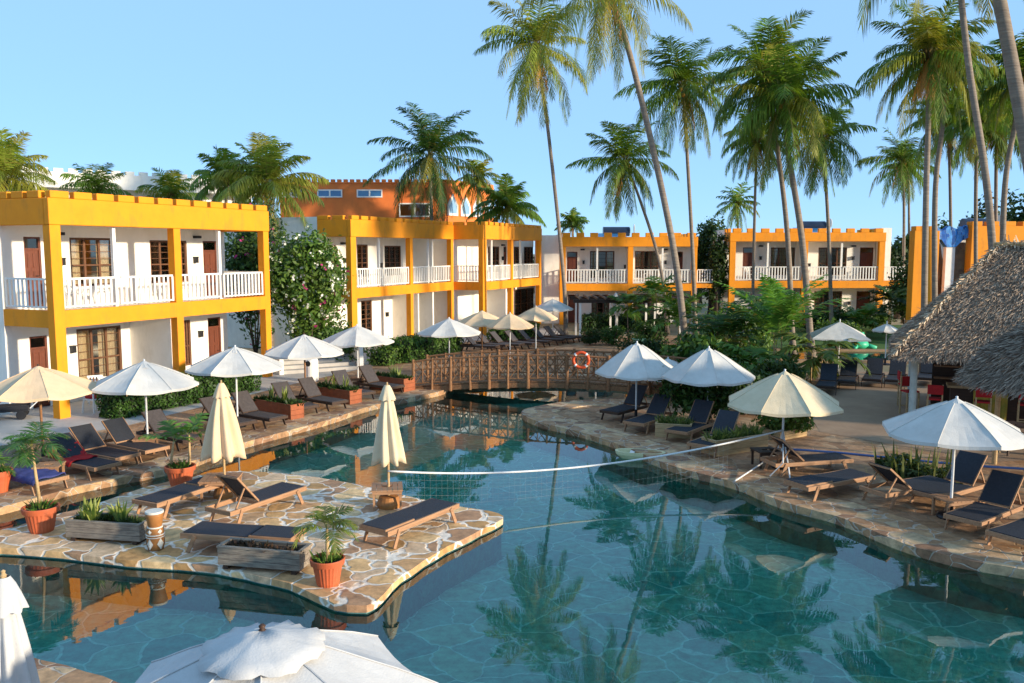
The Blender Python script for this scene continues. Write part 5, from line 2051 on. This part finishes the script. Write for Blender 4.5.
def bed(name, label, cat, a, b, dep, h, n, size, seed, c1=G1, c2=G2, group=None):
    rg = np.random.default_rng(seed)
    pa, pb = gp(*a), gp(*b)
    L = (pb - pa).length
    ang_ = math.atan2(pb.y - pa.y, pb.x - pa.x)
    c = (pa + pb) / 2
    t = thing(name, label, cat, (c.x, c.y, 0), ang_, group)
    m = MB()
    m.box(-L / 2 + .12, L / 2 - .12, -dep / 2 + .12, dep / 2 - .12, 0, h - .15)
    cm = plain('hedge_twigs', (.018, .03, .010), (.01, .016, .006), rough=.95, scale=8, bump=1)
    m.build('twigs', cm, t)
    # leaves on the faces of a soft box
    w_ = np.array([L * h, L * h, L * dep, dep * h, dep * h])
    f = rg.choice(5, n, p=w_ / w_.sum())
    u, v = rg.random(n) - .5, rg.random(n)
    P = np.zeros((n, 3))
    Nn = np.zeros((n, 3))
    for k in range(5):
        q = f == k
        if k < 2:
            P[q] = np.stack([u[q] * L, np.full(q.sum(), (k * 2 - 1) * dep / 2), v[q] * h], 1)
            Nn[q] = (0, k * 2 - 1, .3)
        elif k == 2:
            P[q] = np.stack([u[q] * L, (v[q] - .5) * dep, np.full(q.sum(), h)], 1)
            Nn[q] = (0, 0, 1)
        else:
            P[q] = np.stack([np.full(q.sum(), (k * 2 - 7) * L / 2), u[q] * dep, v[q] * h], 1)
            Nn[q] = (k * 2 - 7, 0, .3)
    bumpy = .07 * np.sin(P[:, 0] * 4.1 + seed) * np.cos(P[:, 1] * 5 + P[:, 2] * 6) + .05 * np.sin(P[:, 0] * 11)
    P = P + unit(Nn) * (bumpy + rg.normal(size=n) * .045)[:, None]
    P[:, 2] = np.maximum(P[:, 2], .05)
    nr = unit(Nn + rg.normal(size=(n, 3)) * .7)
    ax = np.cross(nr, rg.normal(size=(n, 3)))
    ln = size * (.6 + .8 * rg.random(n))
    quads('foliage', leaf_quads(P, ax, nr, ln, ln * .55), mixcol(rg, n, c1, c2, .25), M['leaf'], t)
    return t


GH = 'clipped hedges'
bed('hedge', 'long clipped hedge in front of the nearest hotel block', 'hedge', (107, 419), (250, 390), .9, .85, 9000, .10, 71, (.02, .055, .008), (.07, .15, .02), GH)
bed('hedge', 'clipped hedge behind the left end of the bridge', 'hedge', (396, 363), (452, 350), 1.3, 1.0, 5200, .13, 72, (.035, .09, .012), (.11, .20, .03), GH)
bed('hedge', 'short bright hedge behind the cream parasols beyond the bridge', 'hedge', (494, 341), (534, 337), 1.0, .8, 2600, .14, 73, (.035, .09, .012), (.11, .20, .03), GH)
bed('hedge', 'hedge along the foot of the centre block behind the pergola', 'hedge', (584, 331), (668, 331), 1.2, 1.0, 4200, .16, 74, (.015, .045, .01), (.05, .10, .02), GH)
bed('hedge', 'dark hedge by the steps between the two left blocks', 'hedge', (378, 366), (398, 361), 1.0, .7, 1500, .13, 75, G1, G2, GH)
fbd = bed('flower_bed', 'low scrubby flower bed behind the loungers at the right', 'flower bed', (885, 470), (945, 489), .6, .30, 2600, .10, 76, (.03, .05, .015), (.09, .12, .03))
v, c = tuft(np.random.default_rng(5), (0, 0, 0), 60, .75, .05, .35, (.06, .09, .02), (.16, .17, .05), rad=1.3)
quads('tall_grass', v, c, M['leaf'], fbd)['kind'] = 'stuff'


def tree(px_, Y, top_y, w_px, label, seed, n=5000, size=.35, c1=(.02, .045, .01), c2=(.06, .11, .025), tz=None):
    rg = np.random.default_rng(seed)
    x = at(px_, 251, Y).x
    H = CAMZ + (251 - top_y) / F * Y
    rw = w_px / 2 * Y / F
    t = thing('leafy_tree', label, 'tree', (x, Y, 0), 0, 'leafy trees behind the hotel')
    m = MB()
    m.tube([(0, 0, 0), (.1, .05, H * .3), (-.1, 0, H * .55)], [.28, .2, .12], 8)
    for k in range(5):
        a = 2 * PI * k / 5 + seed
        m.tube([(.05, 0, H * (.3 + .04 * k)), (rw * .45 * math.cos(a), rw * .45 * math.sin(a), H * (.55 + .05 * k))], [.11, .04], 6)
    m.build('trunk', M['bark'], t, smooth=True)
    v, c = blob_leaves(rg, (0, 0, H * .55), (rw, rw * .9, H * .47), n, size, c1, c2, lobes=22, lobe=.42, shell=.5)
    quads('crown', v, c, M['leaf'], t)
    return t


tree(700, 74, 216, 44, 'leafy tree behind the right end of the centre block', 81)
tree(712, 64, 214, 36, 'leafy tree filling the gap between the two far blocks', 82)
tree(717, 59.5, 214, 26, 'narrow dark tree hard against the left end of the far right block', 93, n=3500, size=.26, c1=(.015, .035, .01), c2=(.05, .09, .02))
tree(552, 76, 232, 24, 'dark tree seen in the gap left of the centre block', 83, n=2600)
tree(520, 80, 244, 60, 'low dark tree behind the open end of the long stepped block', 84, n=3500)
tree(900, 64, 228, 36, 'dark tree between the far right block and the orange gate pillar', 85, c1=(.012, .03, .008), c2=(.045, .085, .018))
tree(890, 74, 236, 70, 'wide dark tree further behind the far right block', 86, n=3600)
tree(975, 66, 198, 60, 'tall dark tree above the blue mosaic gateway', 87, n=6500, c1=(.012, .03, .008), c2=(.045, .085, .018))
tree(1020, 62, 190, 60, 'tall dark tree at the right edge behind the thatched roof', 88, n=6500, c1=(.012, .03, .008), c2=(.045, .085, .018))
tree(948, 72, 215, 40, 'dark tree left of the tall one above the gateway', 89, n=3500)
tree(760, 90, 232, 60, 'far tree showing over the left half of the far right block', 90, n=2500, size=.5)
tree(850, 92, 238, 60, 'far tree showing over the right half of the far right block', 91, n=2500, size=.5)
tree(640, 90, 241, 90, 'far tree behind the roof of the centre block', 92, n=2500, size=.5)

# ------------------------------------------------------------------ thatched huts
fh = Frame(11.08, 24.45, ANG1)        # local X runs away from the camera, local -Y to the right


def straw(rg, tris_quads, dens, ln, wd, lift=.05, c1=(.16, .125, .095), c2=(.46, .36, .26), jit=.2):
    """shaggy straw over roof faces given as (eaveA, eaveB, topA, topB)"""
    V, C = [], []
    for (a, b, c_, d_) in tris_quads:
        a, b, c_, d_ = map(np.array, (a, b, c_, d_))
        w_ = (np.linalg.norm(b - a) + np.linalg.norm(d_ - c_)) / 2
        s_ = np.linalg.norm((c_ + d_) / 2 - (a + b) / 2)
        n = int(w_ * s_ * dens)
        t_ = rg.random(n)
        la, lb = np.linalg.norm(b - a), np.linalg.norm(d_ - c_)
        keep = rg.random(n) < (la + (lb - la) * t_) / max(la, lb)
        t_ = t_[keep]
        n = len(t_)
        rows = np.round(t_ * s_ / .16) * .16 / s_
        t_ = np.clip(rows + rg.normal(size=n) * .25 * .16 / s_, -.01, 1)[:, None]
        u = rg.random((n, 1))
        P = (a * (1 - u) + b * u) * (1 - t_) + (c_ * (1 - u) + d_ * u) * t_
        down = unit((a * (1 - u) + b * u) - (c_ * (1 - u) + d_ * u))
        nrm = unit(np.cross(b - a, (c_ + d_) / 2 - (a + b) / 2))
        if nrm[2] < 0: nrm = -nrm
        dr_ = unit(down + rg.normal(size=(n, 3)) * jit)
        l = (ln * (.5 + .9 * rg.random((n, 1))))
        w2 = wd * (.5 + rg.random((n, 1)))
        lf = lift * rg.random((n, 1))
        side = unit(np.cross(dr_, nrm + rg.normal(size=(n, 3)) * .5))
        A = P + nrm * lf * .3
        B = P + dr_ * l + nrm * (lf + .03)
        V.append(np.stack([A - side * w2, A + side * w2, B + side * w2 * .3, B - side * w2 * .3], 1))
        C.append(mixcol(rg, n, c1, c2, .3))
    return np.concatenate(V), np.concatenate(C)


hw = bpy.data.objects
hut = thing('thatched_hut', 'large thatched bar roof with a bright hip at the right side of the photo', 'hut', (fh.ox, fh.oy, 0), ANG1, 'thatched huts')
ez, az_ = 2.12, 5.2
Dp = 6.4      # depth along local X
Wd = 12.0     # width along local -Y
e = {'nl': (0, 0, ez), 'fl': (Dp, 0, ez), 'nr': (0, -Wd, ez), 'fr': (Dp, -Wd, ez)}
t1, t2 = (Dp / 2, -2.8, az_), (Dp / 2, -Wd + 2.8, az_)
faces = [(e['nl'], e['nr'], t1, t2), (e['fl'], e['nl'], t1, t1), (e['fr'], e['fl'], t2, t1), (e['nr'], e['fr'], t2, t2)]
m = MB()
for fc in faces:
    a, b, c_, d_ = fc
    m.add([a, b, d_, c_] if c_ != d_ else [a, b, c_], [(0, 1, 2, 3)] if c_ != d_ else [(0, 1, 2)])
rb_ = m.build('roof_base', plain('thatch_base', (.32, .22, .14), (.18, .12, .08), rough=.95, scale=5, bump=1), hut)
so_ = rb_.modifiers.new('thick', 'SOLIDIFY')
so_.thickness = .14
so_.offset = -1
rg = np.random.default_rng(77)
v, c = straw(rg, faces, 1300, .19, .011, .035, (.13, .09, .065), (.62, .46, .32))
v2, c2_ = straw(rg, [((0, 0, ez - .02), (0, -Wd, ez - .02), (0.25, 0, ez + .22), (0.25, -Wd, ez + .22)), ((Dp, 0, ez), (0, 0, ez), (Dp, -.25, ez + .22), (0, -.25, ez + .22))], 2200, .15, .012, .02, (.13, .09, .065), (.62, .46, .32))
v2[:, 2:, 2] -= .08
th = quads('thatch', np.concatenate([v, v2]), np.concatenate([c, c2_]), M['straw'], hut)
# ridge roll and hip rolls
for (p, q) in ((t1, t2), (e['nl'], t1)):
    p_, q_ = np.array(p), np.array(q)
    n = 1500 if p == t1 else 1100
    u = rg.random((n, 1))
    P = p_ * (1 - u) + q_ * u + np.array([0, 0, .10])
    dr_ = unit((p_ - q_)[None, :] * (.25 if p == t1 else 1) / np.linalg.norm(p_ - q_) + rg.normal(size=(n, 3)) * .45 + np.array([0, 0, -.25]))
    side = unit(np.cross(dr_, rg.normal(size=(n, 3))))
    l = .22 * (.5 + rg.random((n, 1)))
    quads('ridge' if p == t1 else 'hip', np.stack([P - side * .03, P + side * .03, P + dr_ * l + side * .01, P + dr_ * l - side * .01], 1), mixcol(rg, n, (.4, .3, .2), (.70, .55, .38), .2), M['straw'], hut)
m = MB()
m.tube([(t1[0], t1[1] + .15, az_ + .1), (t2[0], t2[1], az_ + .1)], .07, 8)
m.build('ridge_pole', M['palewood'], hut)
pm = plain('painted_post', (.50, .55, .50), (.36, .40, .36), rough=.7, scale=5, bump=.2)
for (x, y) in ((.55, -.55), (Dp - .6, -.6), (.55, -4.4), (Dp - .6, -4.4), (.55, -8.4), (Dp - .6, -8.4)):
    m = MB()
    m.tube([(x, y, 0), (x, y, ez + .35)], .10, 12)
    m.build('post', pm, hut)
for (p, q) in (((.55, -.4, ez + .05), (.55, -Wd + .5, ez + .05)), ((Dp - .6, -.4, ez + .05), (Dp - .6, -Wd + .5, ez + .05))):
    m = MB()
    m.tube([p, q], .07, 8)
    m.build('beam', M['palewood'], hut)

# round hut at the right edge
q = at(1106, 385, 18.6)
hut2 = thing('thatched_hut', 'dark grey round thatched roof at the right edge in front of the large one', 'hut', (q.x, 18.6, 0), 0, 'thatched huts')
r_2, ez2 = 2.85, 2.2
PR = [(2.85, 2.2), (2.35, 2.85), (1.6, 3.38), (.85, 3.75), (.001, 4.0)]
fc2 = []
m = MB()
NS = 20
for k in range(NS):
    a0, a1 = 2 * PI * k / NS, 2 * PI * (k + 1) / NS
    for (ra, za), (rb2, zb) in zip(PR[:-1], PR[1:]):
        q4_ = [(ra * math.cos(a0), ra * math.sin(a0), za), (ra * math.cos(a1), ra * math.sin(a1), za), (rb2 * math.cos(a0), rb2 * math.sin(a0), zb), (rb2 * math.cos(a1), rb2 * math.sin(a1), zb)]
        fc2.append(tuple(q4_))
        m.add([q4_[0], q4_[1], q4_[3], q4_[2]], [(0, 1, 2, 3)])
rb_ = m.build('roof_base', bpy.data.materials['thatch_base'], hut2)
so_ = rb_.modifiers.new('thick', 'SOLIDIFY')
so_.thickness = .12
so_.offset = -1
v, c = straw(rg, fc2, 900, .18, .014, .05, (.13, .095, .07), (.44, .34, .25))
ed = [((r_2 * math.cos(a), r_2 * math.sin(a), ez2 - .02), (r_2 * math.cos(a + .33), r_2 * math.sin(a + .33), ez2 - .02), (r_2 * .93 * math.cos(a), r_2 * .93 * math.sin(a), ez2 + .26), (r_2 * .93 * math.cos(a + .33), r_2 * .93 * math.sin(a + .33), ez2 + .26)) for a in np.arange(0, 2 * PI, .314)]
v2, c2_ = straw(rg, ed, 1500, .18, .014, .04, (.13, .095, .07), (.44, .34, .25))
quads('thatch', np.concatenate([v, v2]), np.concatenate([c, c2_]), M['straw'], hut2)
for k in range(6):
    a = 2 * PI * k / 6 + .3
    m = MB()
    m.tube([(2.1 * math.cos(a), 2.1 * math.sin(a), 0), (2.1 * math.cos(a), 2.1 * math.sin(a), ez2 + .25)], .06, 10)
    m.build('post', M['palewood'], hut2)

# bar counter and seating under the big thatch
cA = fh.w(1.9, -1.6)
counter = thing('bar_counter', 'dark bar counter with a pale top under the thatched roof', 'counter', (cA[0], cA[1], 0), ANG1 - PI / 2)
m = MB()
m.box(0, 8, -.3, .3, 0, 1.02)
m.build('front', M['darkwood'], counter)
m = MB()
m.box(-.1, 8.1, -.4, .4, 1.024, 1.09)
m.build('top', M['palewood'], counter)
for k in range(4):
    m = MB()
    n = 14
    vs = []
    for j in range(n + 1):
        x = .6 + k * 1.9 + .9 * j / n
        vs.append((x, -.335 - .03 * math.sin(j * 1.6), .98))
        vs.append((x, -.335 - .05 * math.sin(j * 1.6 + .3), .15))
    m.add(vs, [(2 * j, 2 * j + 1, 2 * j + 3, 2 * j + 2) for j in range(n)])
    m.build('cloth', M['yellow'] if k % 2 == 0 else M['greenplastic'], counter)


bs = thing('added_dark_backing', 'dark panel with shelves added to darken the open bar under the thatched roof', 'shelf', fh.w(4.6, -1.2), ANG1 - PI / 2)  # dark panel and shelves added so the open bar reads as shaded
m = MB()
m.box(0, 9, 0, .08, 0, 2.1)
m.build('added_back_panel', M['darkwood'], bs)
for zz in (.9, 1.3, 1.7):
    m = MB()
    m.box(.05, 8.9, -.3, -.003, zz, zz + .04)
    m.build('shelf', M['teak'], bs)  # shelves added with the dark panel to darken the bar


def stool(x, y, rz, label, group, h=.72):
    t = thing('bar_stool', label, 'stool', (x, y, .002), rz, group)
    m = MB()
    m.box(-.21, .21, -.2, .2, h, h + .05)
    m.build('seat', M['red'], t, bevel=.015)
    m = MB()
    m.box(-.21, .21, .19, .235, h + .18, h + .46)
    m.build('backrest', M['red'], t, bevel=.015)
    for sx in (-1, 1):
        for sy in (-1, 1):
            l = MB()
            l.box(sx * .19 - .02, sx * .19 + .02, sy * .185 - .02, sy * .185 + .02, 0, h - .001 if sy < 0 else h + .47)
            l.build('leg', M['palewood'], t)
    for ys in (-.195, .175):
        m = MB()
        m.box(-.17, .17, ys, ys + .02, .25, .28)
        m.build('stretcher', M['palewood'], t)
    return t


GS = 'red bar stools along the thatched bar'
s0 = None
labs = ['red bar stool nearest the corner post of the thatched bar', 'second red bar stool from the corner post', 'third red bar stool from the corner post', 'fourth red bar stool from the corner post, near the round thatched roof', 'red bar stool hidden mostly behind the white parasol canopy']
for k, yy in enumerate((-1.15, -2.4, -3.5, -4.5, -5.6)):
    p = fh.w(1.0, yy)
    if s0 is None:
        s0 = stool(p[0], p[1], ANG1 + PI / 2, labs[k], GS)
    else:
        o = dup(s0)
        o.location = (p[0], p[1], .002)
        o.rotation_euler = (0, 0, ANG1 + PI / 2 + random.uniform(-.3, .3))
        o['label'] = labs[k]
for (x, y, lab) in ((2.2, .5, 'red seat standing outside left of the thatched bar post'), (3.6, .6, 'red seat farther back outside the left edge of the thatched bar')):
    p = fh.w(x, y - 1.0)
    o = dup(s0)
    o.location = (p[0], p[1], .002)
    o.rotation_euler = (0, 0, random.uniform(0, 3))
    o['label'] = lab
    o['group'] = GS

# wooden bench-like table at right edge behind the nearest white parasol
pt_ = gp(1010, 452)
table(pt_.x, pt_.y, 'dark wooden table behind the nearest white parasol at the right edge', w=.9, h=.7, mat=M['darkwood'])

# ------------------------------------------------------------------ pergola
pa = gp(580, 341)
per = thing('pergola', 'low pergola with white posts and a dark slatted top in front of the centre block', 'pergola', (pa.x, pa.y, 0), 0)
wP = at(692, 300, pa.y).x - pa.x
hP = at(600, 303, pa.y).z
for k, fx_ in enumerate((0, .33, .67, 1.0)):
    for yy in (0, 3.2):
        m = MB()
        m.box(wP * fx_ - .055, wP * fx_ + .055, yy - .055, yy + .055, 0, hP + (.6 if k == 0 and yy == 0 else 0) * 0)
        m.build('post', M['whitepaint'], per)
for yy in (0, 3.2):
    m = MB()
    m.box(-.4, wP + .4, yy - .07, yy + .07, hP + .003, hP + .2)
    m.build('beam', M['darkwood'], per)
for k in range(14):
    m = MB()
    xx = wP * k / 13
    m.box(xx - .05, xx + .05, -.4, 3.6, hP + .203, hP + .30)
    m.build('rafter', M['darkwood'], per)

# ------------------------------------------------------------------ steps and low walls between the blocks
sa_ = gp(322, 372)
st = thing('stone_steps', 'pale stone steps with low side walls beneath the flowering bush', 'steps', (sa_.x, sa_.y, 0), R(28))
m = MB()
for k in range(5):
    m.box(-1.6, 1.6, .38 * k, 2.6, .0 + .15 * k + (.001 if k else 0), .15 * (k + 1))
m.build('treads', M['ledge'], st, bevel=.01)
for sx in (-1.8, 1.62):
    m = MB()
    m.box(sx, sx + .18, -.1, 2.7, 0, 1.0)
    m.build('side_wall', M['plaster'], st, bevel=.01)
g = gp(312, 381)
bn = thing('rubbish_bin', 'white bin with a dark round opening beside the steps', 'bin', (g.x, g.y, 0), -.3)
m = MB()
m.lathe([(.24, 0), (.26, .05), (.26, .8), (.22, .9), (.1, .95)], 20)
m.build('body', M['whitepaint'], bn, smooth=False)
m = MB()
m.lathe([(.02, 0), (.10, 0), (.11, .02), (.02, .03)], 16)
op = m.build('opening', M['dark'], bn)
op.rotation_euler = (PI / 2, 0, 0)
op.location = (0, -.25, .72)

# ------------------------------------------------------------------ balcony and terrace furniture


def plastic_chair(x, y, z, rz, label, group, first=[None]):
    if first[0] is None:
        t = thing('white_chair', label, 'chair', (x, y, z), rz, group)
        m = MB()
        m.box(-.24, .24, -.22, .22, .40, .44)
        m.build('seat', M['whitepaint'], t, bevel=.01)
        m = MB()
        for k in range(5):
            m.bar((-.19 + .095 * k, .21, .46), (-.19 + .095 * k, .30, .86), .05, .02)
        m.bar((-.24, .305, .88), (.24, .305, .88), .04, .06)
        m.build('backrest', M['whitepaint'], t)
        for sx in (-1, 1):
            m = MB()
            m.bar((sx * .25, -.2, .64), (sx * .25, .26, .66), .05, .025)
            m.build('armrest', M['whitepaint'], t)
            for sy in (-1, 1):
                m = MB()
                m.bar((sx * .22, sy * .2, .40 if sy > 0 else .63), (sx * .26, sy * .24, 0), .035, .035)
                m.build('leg', M['whitepaint'], t)
        first[0] = t
        return t
    o = dup(first[0])
    o.location = (x, y, z)
    o.rotation_euler = (0, 0, rz)
    o['label'] = label
    o['group'] = group
    return o


GC = 'white chairs on the balconies and terraces'
for (f, x, y, z, dr_, lab) in (
        (f1, 1.6, 1.2, 3.306, .3, 'white chair on the upper balcony of the nearest block by its corner'), (f1, 3.0, 1.3, 3.306, -2.0, 'white chair on the nearest block balcony under the large window'),
        (f1, 6.1, 1.1, 3.306, .8, 'white chair on the nearest block balcony right of the middle column'),
        (f1, 2.4, 1.3, .01, -.6, 'white chair on the ground terrace of the nearest block by the big window'), (f1, 5.4, 1.2, .01, .5, 'white chair on the ground terrace of the nearest block by the narrow window'),
        (f2, 1.8, 1.0, 3.256, .2, 'white chair on the balcony at the near end of the long stepped block'), (f2, 4.3, 1.0, 3.256, 2.2, 'white chair on the middle balcony of the long stepped block'),
        (f3, 3.6, .8, 2.856, .3, 'white chair on the left balcony of the centre block'), (f3, 6.2, .8, 2.856, -.6, 'white chair on the right balcony of the centre block'),
        (f4, 1.6, .8, 3.056, .3, 'white chair on the left balcony of the far right block'), (f4, 7.0, .8, 3.056, -.6, 'white chair on the right balcony of the far right block')):
    p = f.w(x, y)
    plastic_chair(p[0], p[1], z, f.ang + dr_, lab, GC)
p = gp(95, 412)
o = plastic_chair(p.x, p.y, .01, 1.2, 'white chair holding a red cushion left of the near hedge', GC)
cu = MB()
cu.box(-.2, .2, -.2, .2, 0, .1)
cuo = cu.build('cushion', M['red'], bevel=.04)
cuo.location = (p.x, p.y, .455)
cuo.rotation_euler = (0, 0, 1.2)
tag(cuo, 'red cushion on the white chair left of the near hedge', 'cushion')
p = gp(86, 410)
plastic_chair(p.x + .2, p.y + .9, .01, .3, 'white chair behind the one with the red cushion', GC)
p = gp(8, 419)
ct = thing('hand_cart', 'dark hand cart with two wheels at the left edge on the grey path', 'cart', (p.x, p.y, .008), .4)
m = MB()
m.box(-.6, .6, -.3, .3, .24, .30)
m.box(-.6, .6, -.3, -.27, .301, .42)
m.box(-.6, .6, .27, .3, .301, .42)
m.build('tray', M['dark'], ct, bevel=.01)
for (x, y) in ((-.4, -.33), (.4, -.33), (-.4, .33), (.4, .33)):
    m = MB()
    m.tube([(x, y - .03, .14), (x, y + .03, .14)], .14, 16)
    m.build('wheel', M['dark'], ct)
m = MB()
m.tube([(.6, 0, .28), (1.1, 0, .75), (1.15, 0, .95)], .018, 6)
m.build('handle', M['whitemetal'], ct)

# green inflatable on the lawn and small green vase by the pergola
p = gp(857, 349)
gi = thing('inflatable_toy', 'bright green inflatable toy lying on the lawn beyond the wide white parasol', 'toy', (p.x, p.y, .01), .4)
m = MB()
m.lathe([(.1, .02), (.45, .05), (.6, .22), (.5, .42), (.2, .55), (.03, .58)], 20)
m.build('body', M['greenplastic'], gi, smooth=True)
m = MB()
m.lathe([(.03, .45), (.2, .5), (.26, .68), (.2, .86), (.04, .94)], 16, c=(.15, 0, 0))
m.build('head', M['greenplastic'], gi, smooth=True)
for a in (.5, 2.2, 3.8, 5.4):
    m = MB()
    m.tube([(.4 * math.cos(a), .4 * math.sin(a), .2), (.95 * math.cos(a), .95 * math.sin(a), .10)], [.15, .09], 10)
    m.build('flipper', M['greenplastic'], gi, smooth=True)
p = gp(639, 350)
vz = MB()
vz.lathe([(.16, 0), (.24, .05), (.26, .35), (.34, .55), (.36, .6), (.30, .6), (.24, .5)], 20)
vo = thing('garden_urn', 'pale green garden urn on the bank above the parasol by the life ring', 'urn', (p.x, p.y, .0))
vz.build('bowl', plain('pale_green_glaze', (.25, .5, .38), (.18, .4, .3), rough=.4), vo)
v, c = tuft(np.random.default_rng(8), (0, 0, .5), 50, .4, .05, 1.2, rad=.15)
quads('plant', v, c, M['leaf'], vo)
